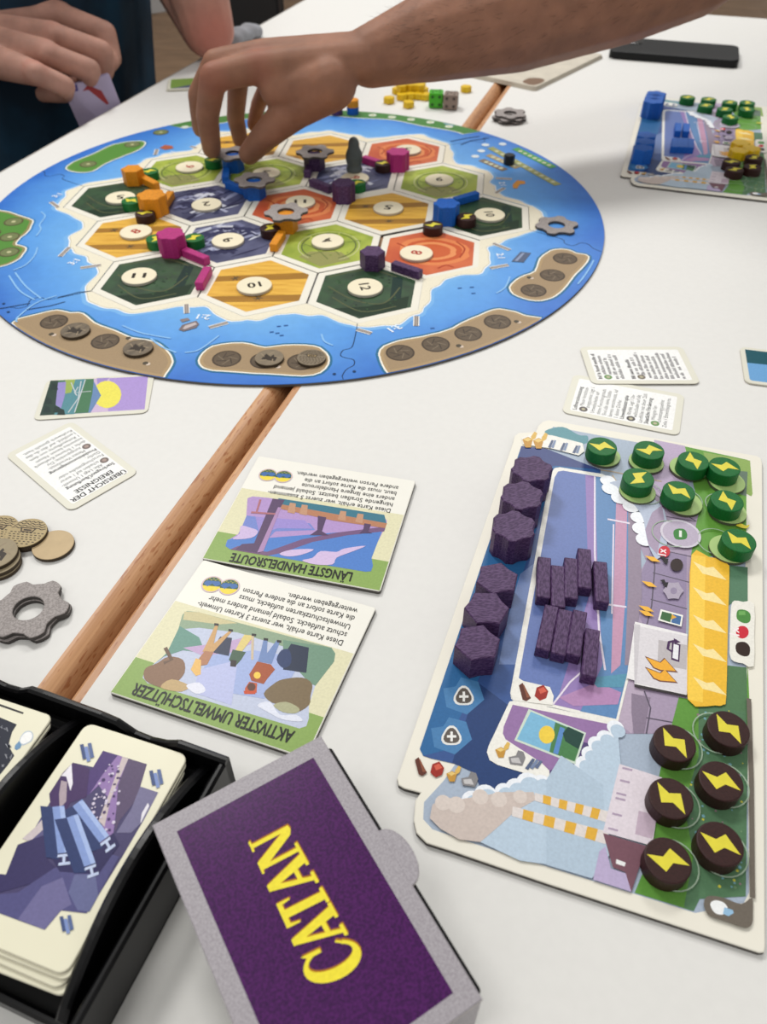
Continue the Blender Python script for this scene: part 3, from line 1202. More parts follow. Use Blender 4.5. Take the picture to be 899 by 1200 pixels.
def cog(u, v, z, label, rz=0.0, group='grey cog tokens'):
    p = U(u, v, z + COG_T)
    return tag(link('cog_token', cog_me, None, (p.x, p.y, z), rz), label, 'cog token', group)


# ---- on the board
G = 'wooden pieces on the board'
piece('town', 'orange', 154.5, 197.5, 'orange wooden prism at the coast corner of the forest tile five', G, rz=0.2)
bar_between('orange', (161, 203), (188, 217), 'orange wooden bar beside the red six pasture tile', G)
piece('city', 'orange', 177.4, 228, 'orange star prism between two green and brown discs', G, rz=0.1, sc=1.12)
bar_between('orange', (187, 243), (203, 219), 'orange wooden bar standing behind the orange star prism', G)
plant('green', 175, 200.5, 'green bolt disc behind the orange bar at the coast', G, rz=0.3)
plant('green', 153.5, 235, 'green bolt disc on the left flank of the orange star prism', G, rz=2.7)
plant('brown', 169.5, 249.5, 'dark brown bolt disc in front of the orange star prism', G, rz=0.1)
piece('city', 'magenta', 199.5, 273.5, 'magenta star prism flanked by two green discs', G, rz=0.0, sc=1.02)
plant('green', 183, 279.5, 'green bolt disc on the red eight wheat tile by the magenta prism', G, rz=1.4)
plant('green', 227, 278.5, 'green bolt disc on the mountain tile nine by the magenta prism', G, rz=0.8)
bar_between('magenta', (213, 290), (245, 303), 'magenta wooden bar between the forest eleven and mountain tiles', G)
bar_between('magenta', (232, 333), (244, 311), 'magenta wooden bar between the forest eleven and wheat ten tiles', G)
bar_between('orange', (319, 288), (331, 269), 'orange wooden bar in front of the cog with an orange hole', G)
plant('brown', 316.5, 266.5, 'dark brown bolt disc beside the cog with an orange hole', G, rz=1.2)
o = piece('town', 'orange', 334, 252, 'orange prism hidden under a grey cog on the clay hill', G, rz=0.3)
ORG = o
piece('town', 'purple', 436.5, 294, 'dark purple prism at the corner of the forest twelve tile', G, rz=0.05, sc=.97)
bar_between('purple', (459, 306), (495, 318), 'dark purple bar on the edge of the clay hill with red eight', G)
piece('city', 'purple', 402.5, 213.5, 'dark purple prism in front of the robber figure', G, rz=0.1, sc=.93)
bar_between('purple', (363, 209), (389, 219), 'dark purple bar leading to the prism at the robber', G)
bar_between('purple', (358, 204), (366, 186), 'dark purple bar in front of the cog on the far wheat tile', G)
PUR = piece('town', 'purple', 368, 181, 'dark purple prism under the far grey cog', G, rz=0.2)
plant('green', 418, 214, 'green bolt disc behind the dark purple prism at the robber', G, rz=0.2)
piece('city', 'magenta', 466.5, 177.5, 'magenta prism on the far clay hill', G, rz=0.1)
bar_between('magenta', (424, 182), (452, 191), 'magenta wooden bar beside the robber figure', G)
plant('brown', 449.5, 191, 'dark brown bolt disc in front of the far magenta prism', G, rz=0.1)
piece('city', 'blue', 523.5, 238, 'blue star prism at the corner of the forest ten tile', G, rz=0.15)
bar_between('blue', (531, 233), (562, 224), 'long blue bar between the pasture and forest ten tiles', G)
plant('brown', 507.5, 263.5, 'dark brown bolt disc on the border of the red eight clay hill', G, rz=0.2)
plant('brown', 547, 254, 'dark brown bolt disc on the forest ten tile beside the blue prism', G, rz=0.9)
B1 = piece('town', 'blue', 272, 183, 'blue prism under the cog held by the reaching hand', G, rz=0.2)
B2 = piece('town', 'blue', 297, 214, 'blue prism under the cog at the pasture corner', G, rz=0.2)
bar_between('blue', (263, 212), (266, 191), 'blue bar leading up to the prism under the hand', G)
bar_between('blue', (266, 212), (288, 220), 'blue bar between the two blue prisms under cogs', G)
plant('green', 249.5, 187, 'green bolt disc next to the reaching fingers', G, rz=0.3)
for o, lab, rz in ((ORG, 'grey cog lying on the orange prism on the clay hill', 0.3), (B2, 'grey cog lying on the blue prism at the pasture corner', 0.1), (B1, 'grey cog held between thumb and finger over a blue prism', 0.5), (PUR, 'grey cog lying on the dark purple prism on the far wheat tile', 0.2)):
    x, y, z = o.location
    tag(link('cog_token', cog_me, None, (x + .0005, y + .0015, z + TOWN_H + 0.0002), rz), lab, 'cog token', 'grey cog tokens')
COG_HELD = Vector((B1.location.x, B1.location.y, BZ + TOWN_H + 0.002))
cog(652.5, 263, BZ + 0.0003, 'single grey cog lying on the blue sea of the board', 0.25)

# robber figure
rob = bm_mesh('robber_figure', lathe_bm([(r * .92, z * .80) for r, z in [(0.0001, 0), (0.0078, 0), (0.0082, 0.0012), (0.0080, 0.0035), (0.0068, 0.0050), (0.0072, 0.0080), (0.0084, 0.0135), (0.0084, 0.0175), (0.0074, 0.0215), (0.0060, 0.0245), (0.0054, 0.0272), (0.0054, 0.0300), (0.0048, 0.0330), (0.0034, 0.0355), (0.0014, 0.0368), (0.0, 0.0370)]], 24), mat('robber_grey', (88, 96, 96), 0.5, 0.08, 300), smooth=True)
p = U(415.5, 203, BZ)
tag(link('robber_figure', rob, None, (p.x, p.y, BZ + 0.0023)), 'dark grey hooded robber figure standing on a mountain tile', 'game figure')

# marker cube on the track, stacked score markers on the rim
blk = bm_mesh('track_marker', prism_bm(circle(0, 0, 0.0052, 8), 0, 0.0085, 0.0006), mat('black_paint', (18, 24, 26), 0.4))
p = U(597.5, 181.5, BZ + 0.0085)
tag(link('track_marker', blk, None, (p.x, p.y, BZ + 0.0004)), 'small black marker on the striped track of the board', 'game marker')
for (u, v), z, c, lab in (((414, 120), 0.0072, 'orange', 'orange score marker stacked on the blue one at the board rim'), ((414, 128), 0.0, 'blue', 'blue score marker under the orange one at the board rim'), ((395, 127.5), 0.0, 'purple', 'dark purple score marker at the board rim behind the hand')):
    if 'sm' not in globals():
        sm = U(414, 124, BZ + 0.0072)
    q = sm if u == 414 else U(u, v - 3, BZ + 0.0072)
    me = bm_mesh('score_marker', prism_bm(circle(0, 0, 0.0064, 24), 0, 0.0070, 0.0005), WOODS[c])
    tag(link('score_marker', me, None, (q.x, q.y - .003, BZ + 0.0003 + z)), lab, 'game marker', 'score markers on the rim')

# ---- brown event discs
M_DISC = mat('brown_disc', (92, 80, 64), 0.55, scale=260, rgb2=(116, 102, 82))
M_TAN = mat('tan_disc', (196, 172, 132), 0.55, 0.05, 200)
M_DISCE = mat('disc_edge', (72, 60, 46), 0.8)


def disc(name, u, v, z, r, m, label, group, marks=None, t=0.0019, tilt=None):
    p = U(u, v, z + t)
    o = link(name, prism(name, circle(0, 0, r, 40), 0, t, [m, M_DISCE], 0.0002, side_mat=1), None, (p.x, p.y, z))
    if tilt:
        o.rotation_euler = tilt
    tag(o, label, 'cardboard disc', group)
    if marks:
        pr = Print(t)
        marks(pr, r)
        pr.build('print', o)
    return o


def m_fact(pr, r):
    pr.poly([(-.5 * r, -.3 * r), (.5 * r, -.45 * r), (.55 * r, .0), (.2 * r, .35 * r), (.1 * r, .05 * r), (-.3 * r, .4 * r)], (58, 50, 42))
    for i in range(5):
        a = i * 1.3
        pr.line([(r * .75 * math.cos(a), r * .75 * math.sin(a)), (r * .35 * math.cos(a + .5), r * .35 * math.sin(a + .5))], r * .08, (148, 132, 108))


def m_brick(pr, r):
    for j in range(6):
        y = r * (-.75 + j * .15)
        wdt = math.sqrt(max(0, (r * .9) ** 2 - y * y))
        n = int(wdt * 2 / (r * .2))
        for i in range(n):
            x = -wdt + (i + .5 + .25 * (j % 2)) * (2 * wdt / n)
            pr.line([(x - r * .06, y), (x + r * .06, y)], r * .055, (60, 50, 38))
    for j in range(4):
        y0 = r * (.3 + j * .15)
        wdt = math.sqrt(max(0, (r * .92) ** 2 - y0 * y0))
        pr.line([(x * wdt, y0 + .04 * r * math.sin(x * 14)) for x in [-1 + k / 12 for k in range(25)]], r * .05, (60, 50, 38))
    pr.next()
    pr.poly([(-.3 * r, .02 * r), (.3 * r, .02 * r), (.42 * r, .34 * r), (-.42 * r, .34 * r)], (60, 50, 38))
    pr.poly([(-.25 * r, .08 * r), (.25 * r, .08 * r), (.32 * r, .28 * r), (-.32 * r, .28 * r)], (170, 148, 108))
    pr.poly([(-.2 * r, .12 * r), (.2 * r, .12 * r), (.2 * r, .22 * r), (-.2 * r, .22 * r)], (60, 50, 38))


GD = 'brown discs on the sand islands'
disc('event_disc', 88, 386.5, BZ + .0003, .0096, M_DISC, 'dark brown disc lying second on the four-slot sand island with two discs', GD, m_fact)
disc('event_disc', 161.5, 407, BZ + .0003, .0096, M_DISC, 'dark brown disc at the open end of the sand island by the sunset card', GD, m_fact)
disc('event_disc', 315.5, 418.5, BZ + .0003, .0092, mat('brown_disc_pale', (126, 112, 90), .55, .1, 260), 'paler brown disc with factory print on the three-slot island above the gap', GD, m_fact)
disc('event_disc', 365, 418.5, BZ + .0003, .0092, mat('brown_disc_pale', (126, 112, 90)), 'paler brown disc with brick print on the three-slot island', GD, m_brick)
GT = 'discs on the table by the big cog'
M_KH = mat('khaki_disc', (176, 156, 112), 0.5, 0.06, 200)
disc('event_disc', 31.5, 627, .0003, .0100, M_KH, 'khaki disc at the bottom under the brick-print disc', GT)
disc('event_disc', 30.5, 624, .0023, .0100, M_KH, 'khaki disc with wave and brick print beside the blank tan disc', GT, m_brick)
disc('event_disc', 62, 638, .0004, .0100, M_TAN, 'blank tan cardboard disc leaning at the printed disc', GT)
disc('event_disc', -3, 620, .0003, .0100, M_KH, 'khaki disc with wave print behind the three-disc stack', GT, m_brick)
for i in range(3):
    disc('event_disc', (-1, -2, -5)[i], (660, 655, 648)[i], .0003 + i * .0021, .0100, mat('khaki_disc_grey', (150, 136, 108), .5, .08, 220), ('lowest', 'middle', 'topmost')[i] + ' khaki disc of the three-disc stack beside the big cog', GT, m_fact)
for i in range(2):
    cog((35, 33)[i], (717, 712.5)[i], .0003 + i * .0022, ('lower', 'upper')[i] + ' grey cog of the pair beside the khaki discs', (0.2, 0.12)[i])
for i in range(3):
    o = cog((597, 596, 598)[i], (138, 135.5, 132)[i], .0003 + i * .0023, ('lowest', 'middle', 'topmost')[i] + ' dark cog of the stack beyond the board near the striped tracks', 0.3 * i)

# ---- dice and the heap of yellow pieces beyond the board
def die(u, v, rgb, pip, label, rz):
    s = 0.0155
    p = U(u, v, s)
    m = mat('die_' + label.split()[0], rgb, 0.35, 0.03, 100)
    o = link('die', bm_mesh('die', box_bm(-s / 2, s / 2, -s / 2, s / 2, 0, s, 0.0018, 3), m), None, (p.x, p.y, 0.0003), rz)
    tag(o, label, 'die', 'pair of dice')
    mp = mat('pip_' + label.split()[0], pip, 0.5)

    def pips(n, M):
        pos = {4: [(-1, -1), (1, -1), (-1, 1), (1, 1)], 2: [(-1, -1), (1, 1)], 5: [(-1, -1), (1, -1), (-1, 1), (1, 1), (0, 0)], 3: [(-1, -1), (0, 0), (1, 1)]}[n]
        for a, b in pos:
            me = bm_mesh('pip', lathe_bm([(0.0017, 0), (0.0015, 0.0002), (0, 0.0003)], 10), mp)
            q = link('pip', me, o)
            q.matrix_local = M @ Matrix.Translation((a * s * .25, b * s * .25, s / 2))
    T = Matrix.Translation((0, 0, s / 2))
    pips(5, T)
    pips(4, T @ Matrix.Rotation(math.pi / 2, 4, 'X'))
    pips(3, T @ Matrix.Rotation(math.pi / 2, 4, 'Y'))
    return o


die(511.5, 107, (70, 176, 30), (30, 84, 16), 'green die standing beside the yellow heap', 0.05)
die(529, 109, (142, 124, 112), (72, 60, 54), 'taupe die standing beside the green die', -0.05)
M_YEL = mat('yellow_wood', (226, 186, 20), 0.4, 0.08, 300)
yel_me = bm_mesh('yellow_piece', prism_bm(star_pts(0.0062, 0.0052), 0, 0.0060, 0.0003), M_YEL)
yg = 'yellow energy pieces beyond the board'
ysp = [(466, 103), (476, 102), (487, 101), (496, 103), (471, 110), (481, 109), (491, 109), (499, 110), (474, 97), (484, 96), (493, 97)]
for i, (u, v) in enumerate(ysp):
    p = U(u, v, 0.006)
    tag(link('yellow_piece', yel_me, None, (p.x, p.y, 0.0003), i * .7), 'small yellow star piece in the heap beside the green die', 'game piece', yg)
for i, (u, v) in enumerate([(471, 99.5), (482, 98.5), (492, 99)]):
    p = U(u, v, 0.0122)
    tag(link('yellow_piece', yel_me, None, (p.x, p.y, 0.0065), i * 1.1 + .4), 'small yellow star piece lying on top of the heap', 'game piece', yg)
for (u, v), lab in (((456, 114), 'small yellow piece lying apart between heap and score markers'), ((479, 119), 'small yellow piece lying in front of the heap'), ((546.5, 101), 'single small yellow piece near the beech strip')):
    p = U(u, v, 0.006)
    tag(link('yellow_piece', yel_me, None, (p.x, p.y, 0.0003), u), lab, 'game piece', yg)

# ------------------------------------------------------------------ player boards
PBZ = 0.0022
A_, B_, C_, D_, E_ = crop(460, 480, 740), crop(460, 720, 740), crop(640, 380, 899), crop(680, 560, 899, 876), crop(640, 800, 899)


def bolt_px(pr, f, cx, cy, sx, sy, rgb, skew=0.0):
    pts = [(-.62, -.5), (.02, -.42), (.12, -.1), (.78, .5), (.0, .34), (-.12, .06)]
    pr.px(f([(cx + x * sx + y * skew, cy + y * sy) for x, y in pts]), rgb, False)


def player_board():
    c = U(690, 780, 0)
    root = empty('player_board', (c.x, c.y, 0), 'printed player board with the dark purple wooden pieces and eight green discs', 'player board', 'player boards')
    out = [(601.5, 518), (603, 511), (608, 507), (628, 506), (631, 499), (636, 494), (643, 492), (887, 534), (892, 537), (893.5, 543), (897, 1110), (896, 1116), (890, 1116.5), (640, 1035), (531.6, 998), (500, 988), (488, 976), (485, 962), (487, 938), (493, 929), (474, 924), (467, 920), (465.5, 912)]
    w = [(x - c.x, y - c.y) for x, y in xy(out, PBZ)]
    card_o = link('board_card', prism('board_card', w, 0, PBZ, [M_CREAM, M_CORE], 0.0003, side_mat=1), root)
    pr = Print(PBZ, (c.x, c.y, 0))
    X = lambda f, pts, rgb, up=True: pr.px(f(pts), rgb, up)
    I_ = lambda p: p
    S = lambda f, pts, k=4: spline(f(pts), k)
    # sky, hills
    pr.px([(648, 500), (868, 541), (873, 548), (874, 720), (878, 1046), (872, 1058), (815, 1070), (640, 1015), (560, 990), (507, 972), (496, 960), (497, 940), (520, 915), (600, 800)], (170, 184, 202))
    pr.px(S(A_, [(575, 80), (640, 65), (700, 95), (735, 100), (720, 130), (600, 100)]), (96, 150, 160))
    X(C_, [(440, 470), (565, 495), (590, 700), (560, 800), (400, 760), (430, 620)], (190, 172, 200))
    X(C_, [(565, 497), (820, 552), (815, 690), (815, 920), (640, 950), (585, 940), (585, 780), (610, 700)], (104, 160, 66))
    X(C_, [(640, 520), (830, 555), (840, 690), (835, 700), (660, 610)], (146, 176, 96))
    X(C_, [(700, 590), (820, 600), (815, 700), (690, 660)], (104, 124, 108))
    # lavender hill band
    X(D_, [(300, 60), (560, 150), (545, 210), (520, 360), (505, 560), (495, 740), (500, 1040), (465, 1060), (450, 1200), (200, 1200), (180, 1120), (140, 1080), (165, 970), (195, 900), (170, 820), (230, 680), (220, 540), (310, 390), (270, 300)], (170, 154, 178))
    X(D_, [(330, 340), (500, 360), (495, 740), (300, 700), (240, 560)], (150, 136, 166), False)
    X(D_, [(170, 820), (250, 690), (300, 1000), (240, 1200), (180, 1150), (140, 1080)], (186, 170, 190), False)
    X(D_, [(240, 1010), (330, 1030), (300, 1200), (250, 1200), (240, 1100)], (140, 126, 146), True)
    for p in ([(330, 60), (420, 130), (545, 205)], [(110, 150), (300, 165), (540, 205)], [(400, 300), (340, 330), (350, 420), (335, 600), (310, 700)], [(340, 330), (520, 370)], [(340, 445), (510, 490)], [(330, 570), (500, 615)], [(300, 1000), (330, 1080), (310, 1200)], [(310, 1125), (450, 1150)]):
        pr.line(xy(D_(p), PBZ), .0006, (92, 84, 100))
    for p in ([(40, 545), (200, 590), (270, 600), (470, 640)], [(270, 615), (345, 735), (470, 775)]):
        pr.line(xy(C_(p), PBZ), .0009, (186, 166, 140))
    # green ground at the right
    X(D_, [(460, 1040), (640, 1075), (780, 1000), (785, 870), (800, 1200), (440, 1200)], (100, 158, 62))
    X(E_, [(540, 60), (725, 95), (740, 60), (815, 90), (820, 300), (812, 870), (625, 880), (600, 930), (360, 855), (440, 660), (400, 660), (470, 330)], (98, 152, 64))
    X(E_, [(620, 100), (725, 95), (740, 60), (815, 90), (820, 300), (812, 870), (625, 880), (600, 930), (560, 915), (600, 700), (560, 500), (620, 300)], (86, 124, 90))
    X(D_, [(690, 410), (785, 420), (785, 590), (715, 585), (695, 600)], (88, 128, 100), False)
    X(D_, [(690, 880), (780, 890), (785, 1100), (660, 1080)], (86, 124, 86))
    rnd = random.Random(3)
    for i in range(90):
        u, v = 585 + rnd.random() * 215, 100 + rnd.random() * 740
        c_ = U(*E_([(u, v)])[0], PBZ)
        pr.poly(circle(c_.x, c_.y, .0003 + .0004 * rnd.random(), 5), rnd.choice([(206, 200, 70), (116, 150, 110), (150, 120, 130), (120, 170, 180)]), False)
    pr.next()
    # navy settlement column
    pr.px([(611, 523), (640, 526), (704, 551), (702, 570), (650, 640), (630, 780), (640, 930), (594, 929), (562, 921), (556, 906), (549, 899), (505, 889), (496, 886), (492, 878)], (58, 88, 146))
    pr.px([(611, 523), (640, 526), (704, 551), (650, 550), (598, 720), (520, 880), (496, 886), (492, 878)], (46, 104, 158))
    pr.px([(611, 523), (640, 526), (704, 551), (650, 546), (618, 560), (603, 556)], (60, 74, 128), False)
    pr.px([(560, 800), (600, 830), (575, 876), (640, 925), (594, 929), (562, 921), (556, 906), (530, 894)], (40, 66, 116), False)
    X(A_, [(480, 620), (560, 560), (470, 960), (400, 960), (430, 800)], (108, 130, 178))
    # two hexagon spaces with plus badges
    for cx, cy in ((268, 310), (222, 460)):
        X(B_, [(cx - 77, cy - 30), (cx - 30, cy - 38), (cx - 10, cy - 72), (cx + 55, cy - 55), (cx + 77, cy + 12), (cx + 12, cy + 68), (cx - 65, cy + 40)], (74, 128, 178), False)
    pr.next()
    for cx, cy in ((268, 310), (222, 460)):
        X(B_, [(cx + 37 * math.cos(t * .35) * (1 + .12 * math.sin(t * 1.05)), cy + 37 * math.sin(t * .35) * (1 + .12 * math.sin(t * 1.05))) for t in range(18)], (232, 232, 228), False)
    pr.next()
    for cx, cy in ((268, 310), (222, 460)):
        X(B_, [(cx + 29 * math.cos(t * .35) * (1 + .12 * math.sin(t * 1.05)), cy + 29 * math.sin(t * .35) * (1 + .12 * math.sin(t * 1.05))) for t in range(18)], (96, 88, 82), False)
    pr.next()
    for cx, cy in ((268, 310), (222, 460)):
        X(B_, [(cx - 17, cy - 4), (cx - 4, cy - 4), (cx - 4, cy - 18), (cx + 5, cy - 18), (cx + 5, cy - 4), (cx + 18, cy - 4), (cx + 18, cy + 5), (cx + 5, cy + 5), (cx + 5, cy + 19), (cx - 4, cy + 19), (cx - 4, cy + 5), (cx - 17, cy + 5)], (240, 240, 236), False)
    pr.next()
    # white outlined road panel
    pr.px([(645, 556), (650, 549), (656, 548), (706, 556), (745, 575), (748, 700), (738, 790), (724, 848), (646, 829), (604, 824), (599, 819), (598, 812)], (240, 238, 230))
    pr.px([(650, 560), (654, 553), (660, 552), (706, 560), (742, 580), (745, 700), (735, 790), (722, 843), (648, 826), (648, 815), (644, 808), (614, 799), (608, 795)], (104, 124, 182))
    pr.px([(686, 557), (706, 560), (742, 580), (745, 700), (735, 790), (722, 843), (648, 826), (655, 815), (690, 700)], (150, 126, 184))
    pr.px([(697, 559), (706, 560), (742, 580), (745, 700), (735, 790), (722, 843), (680, 834), (706, 780), (700, 660)], (96, 138, 186))
    pr.px([(722, 590), (735, 592), (733, 700), (727, 780), (716, 790), (719, 690)], (196, 150, 178))
    pr.px([(736, 600), (750, 605), (752, 700), (740, 780), (732, 780), (736, 690)], (150, 136, 154))
    pr.px([(655, 818), (700, 800), (728, 812), (724, 826), (672, 828)], (180, 138, 182))
    pr.px([(690, 795), (735, 790), (730, 806), (700, 806)], (90, 150, 176))
    for p, wd in (([(697, 559), (697, 650), (702, 740), (709, 786)], .0009), ([(712, 609), (738, 614)], .0012), ([(719, 615), (717, 720)], .0007), ([(712, 709), (734, 712)], .0011), ([(648, 826), (668, 800), (685, 785)], .0008)):
        pr.line(xy(p, PBZ), wd, (232, 222, 236))
    pr.next()
    # card panel with the little landscape card
    X(B_, [(440, 330), (470, 325), (845, 408), (760, 490), (730, 560), (650, 640), (590, 635), (570, 622), (395, 568), (365, 550), (355, 520), (362, 495)], (240, 238, 230))
    X(B_, [(452, 342), (838, 420), (756, 490), (726, 560), (646, 638), (592, 634), (590, 590), (560, 560), (425, 472), (415, 450), (418, 425)], (150, 116, 166))
    X(B_, [(700, 480), (756, 490), (726, 560), (646, 638), (592, 634), (590, 590), (680, 560)], (84, 68, 118))
    X(B_, [(512, 358), (728, 448), (690, 567), (458, 476)], (206, 222, 206))
    X(B_, [(520, 368), (720, 452), (685, 556), (468, 472)], (126, 184, 216))
    X(B_, [(612, 408), (720, 452), (685, 556), (590, 520)], (74, 128, 78))
    cs = [(580 + 30 * math.cos(t * .42), 455 + 34 * math.sin(t * .42)) for t in range(15)]
    X(B_, cs, (240, 208, 74))
    X(B_, [(630, 425), (648, 432), (622, 530), (604, 524)], (92, 140, 200), False)
    X(B_, [(660, 425), (720, 452), (700, 510), (650, 480), (640, 450)], (34, 70, 62), False)
    pr.next()
    # brick, wood, straw, ore, steel symbols on the white corners
    X(B_, [(462, 250), (478, 250), (592, 276), (606, 310), (602, 344), (455, 326), (443, 300)], (240, 238, 230))

    def icon_wood(f, x, y):
        X(f, [(x - 22, y - 26), (x - 8, y - 36), (x + 24, y + 22), (x + 6, y + 34), (x - 8, y + 28)], (96, 50, 38), False)
        pr.next()
        X(f, [(x - 8, y - 32), (x - 2, y - 28), (x + 20, y + 18), (x + 8, y + 20)], (142, 84, 60), False)

    def icon_brick(f, x, y):
        X(f, [(x - 26, y + 10), (x - 18, y - 22), (x + 8, y - 32), (x + 26, y - 8), (x + 18, y + 18), (x - 6, y + 28)], (158, 44, 34), False)
        pr.next()
        X(f, [(x - 12, y - 16), (x + 8, y - 24), (x + 20, y - 8), (x - 4, y + 2)], (214, 96, 74), False)

    def icon_straw(f, x, y):
        X(f, [(x - 28, y - 4), (x - 6, y - 14), (x + 12, y - 4), (x + 4, y + 26), (x - 16, y + 26)], (198, 148, 62), False)
        X(f, [(x + 4, y - 14), (x + 18, y - 34), (x + 28, y - 28), (x + 22, y - 8), (x + 8, y)], (222, 182, 92), False)
        pr.next()
        X(f, [(x - 24, y - 4), (x - 6, y - 11), (x + 8, y - 4), (x - 8, y + 4)], (232, 200, 120), False)

    def icon_ore(f, x, y):
        X(f, [(x - 34, y - 6), (x - 6, y - 12), (x + 2, y - 32), (x + 22, y - 26), (x + 30, y - 4), (x + 18, y + 26), (x - 28, y + 20)], (134, 132, 134), False)
        pr.next()
        X(f, [(x - 26, y - 2), (x + 4, y - 4), (x + 14, y + 18), (x - 22, y + 14)], (196, 194, 194), False)

    def icon_steel(f, x, y):
        if f is A_:
            for k in range(2):
                X(f, [(x - 16 + k * 12, y + 12), (x - 2 + k * 10, y - 16), (x + 6 + k * 10, y - 14), (x - 6 + k * 12, y + 15)], ((86, 100, 130), (130, 146, 176))[k], False)
            return
        for k in range(3):
            X(f, [(x - 34 + k * 18, y + 12 - k * 2), (x - 6 + k * 14, y - 26 + k * 4), (x + 4 + k * 14, y - 22 + k * 4), (x - 22 + k * 18, y + 18 - k * 2)], ((86, 100, 130), (120, 136, 168), (98, 112, 144))[k], False)
    icon_wood(B_, 497, 296); icon_brick(B_, 560, 300)
    icon_wood(B_, 106, 576); icon_brick(B_, 168, 588); icon_straw(B_, 230, 606); icon_ore(B_, 292, 626)
    icon_straw(B_, 414, 516); icon_ore(B_, 470, 546); icon_steel(B_, 532, 570)
    pr.next()
    k2 = lambda p: [(460 + a * .31146, 480 + b * .31146) for a, b in p]
    X(A_, [(486, 108), (520, 96), (600, 100), (715, 130), (722, 160), (700, 176), (600, 150), (490, 134)], (240, 238, 230))
    icon_straw(A_, 516, 120); icon_straw(A_, 556, 124); icon_steel(A_, 600, 134); icon_steel(A_, 645, 144); icon_steel(A_, 692, 154)
    pr.next()
    # clouds: white puffs then grey-blue body, beige smoke
    def puff(f, x, y, r, rgb):
        c0 = f([(x, y)])[0]
        c1 = U(*c0, PBZ)
        pr.poly(circle(c1.x, c1.y, r, 16), rgb, False)
    puffs = [(838, 430, .0030), (800, 468, .0030), (768, 492, .0031), (744, 530, .0031), (722, 566, .0030), (700, 594, .0028), (668, 622, .0029), (636, 636, .0028), (600, 640, .0028), (560, 640, .0032), (510, 640, .0040), (465, 658, .0036), (420, 672, .0032), (350, 684, .0038), (300, 705, .0036)]
    for x, y, r in puffs:
        puff(B_, x, y, r * 1.12, (240, 244, 250))
    X(B_, [(846, 430), (860, 600), (800, 900), (700, 960), (480, 930), (330, 860), (300, 710), (470, 668), (570, 650), (640, 650), (700, 610), (750, 540), (790, 486)], (188, 207, 224))
    for x, y, r in puffs:
        puff(B_, x + 9, y + 12, r * .98, (188, 207, 224))
    pr.next()
    for x, y, r in ((255, 150, .0), (820, 905, 0)):
        pass
    for x, y, r in ((250, 640, .0028), (262, 672, .0032), (300, 710, .0032), (345, 745, .0030), (375, 790, .0028), (385, 835, .0030), (400, 880, .0030)):
        puff(C_, x, y, r * 1.45, (244, 247, 252))
    X(C_, spline([(258, 648), (285, 664), (320, 705), (362, 745), (392, 790), (402, 840), (415, 900), (450, 960), (490, 900), (480, 760), (400, 690), (330, 640)], 3), (186, 196, 216))
    X(C_, [(402, 840), (430, 770), (470, 740), (480, 800), (450, 940), (415, 900)], (170, 154, 178))
    X(E_, [(0, 745), (0, 400), (60, 300), (230, 420), (240, 610), (260, 700), (185, 800)], (180, 199, 216), False)
    pr.next()
    X(B_, [(150, 720), (190, 690), (250, 700), (310, 690), (420, 672), (530, 672), (540, 700), (460, 745), (400, 800), (330, 860), (250, 850), (180, 810), (140, 770)], (206, 192, 184))
    for x, y, r in ((190, 712, .003), (240, 720, .0032), (330, 690, .003), (400, 700, .003), (480, 690, .0026)):
        puff(B_, x, y, r, (218, 206, 198))
    pr.next()
    # chimneys
    for (a0, a1, b0, b1) in (((535, 675), (535, 705), (812, 745), (800, 785)), ((452, 726), (448, 762), (812, 822), (800, 868))):
        n = 9
        for i in range(n):
            t0, t1 = i / n, (i + 1) / n
            q = [(a0[0] + (b0[0] - a0[0]) * t0, a0[1] + (b0[1] - a0[1]) * t0), (a0[0] + (b0[0] - a0[0]) * t1, a0[1] + (b0[1] - a0[1]) * t1), (a1[0] + (b1[0] - a1[0]) * t1, a1[1] + (b1[1] - a1[1]) * t1), (a1[0] + (b1[0] - a1[0]) * t0, a1[1] + (b1[1] - a1[1]) * t0)]
            X(B_, q, ((226, 218, 214), (226, 176, 66))[i % 2], False)
    pr.next()
    # factory
    X(E_, [(297, 335), (470, 390), (452, 520), (430, 668), (230, 612)], (226, 216, 224))
    X(E_, [(375, 525), (450, 545), (430, 640), (360, 620)], (196, 176, 192), False)
    X(E_, [(230, 616), (405, 668), (345, 855), (320, 775), (270, 755)], (122, 84, 96), False)
    X(E_, [(215, 690), (240, 670), (262, 760), (322, 780), (345, 855), (190, 805)], (188, 174, 208), False)
    pr.next()
    for x, y in ((330, 355), (320, 405), (305, 457), (302, 477), (288, 540), (272, 600)):
        X(E_, [(x - 20, y - 8), (x + 20, y + 2), (x + 18, y + 10), (x - 22, y)], (176, 158, 180), False)
    X(E_, [(284, 722), (322, 736), (318, 752), (282, 740)], (240, 240, 240), False)
    pr.next()
    # energy panel
    X(D_, spline([(520, 366), (600, 376), (655, 388), (690, 412), (697, 450), (690, 700), (682, 1030), (668, 1068), (630, 1072), (502, 1044), (508, 700)], 3), (240, 190, 58))
    X(D_, [(520, 366), (585, 375), (580, 700), (572, 1060), (502, 1044), (508, 700)], (250, 208, 80))
    for y in (445, 565, 695, 830, 985):
        X(D_, [(526, y - 48), (590, y - 18), (622, y - 22), (684, y + 40), (604, y + 18), (572, y + 10)], (250, 230, 164), False)
    # white sliding tile, its symbols
    X(D_, [(255, 680), (500, 738), (496, 1032), (252, 985), (252, 955), (215, 945)], (238, 236, 236))
    X(D_, [(275, 702), (500, 748), (498, 1020), (260, 968)], (222, 218, 222))
    X(D_, [(365, 765), (498, 790), (496, 905), (360, 880)], (190, 184, 186))
    X(D_, [(252, 972), (500, 1024), (500, 1034), (252, 986)], (56, 50, 52), False)
    X(D_, [(250, 690), (280, 696), (262, 970), (252, 968)], (206, 202, 206), False)
    pr.next()
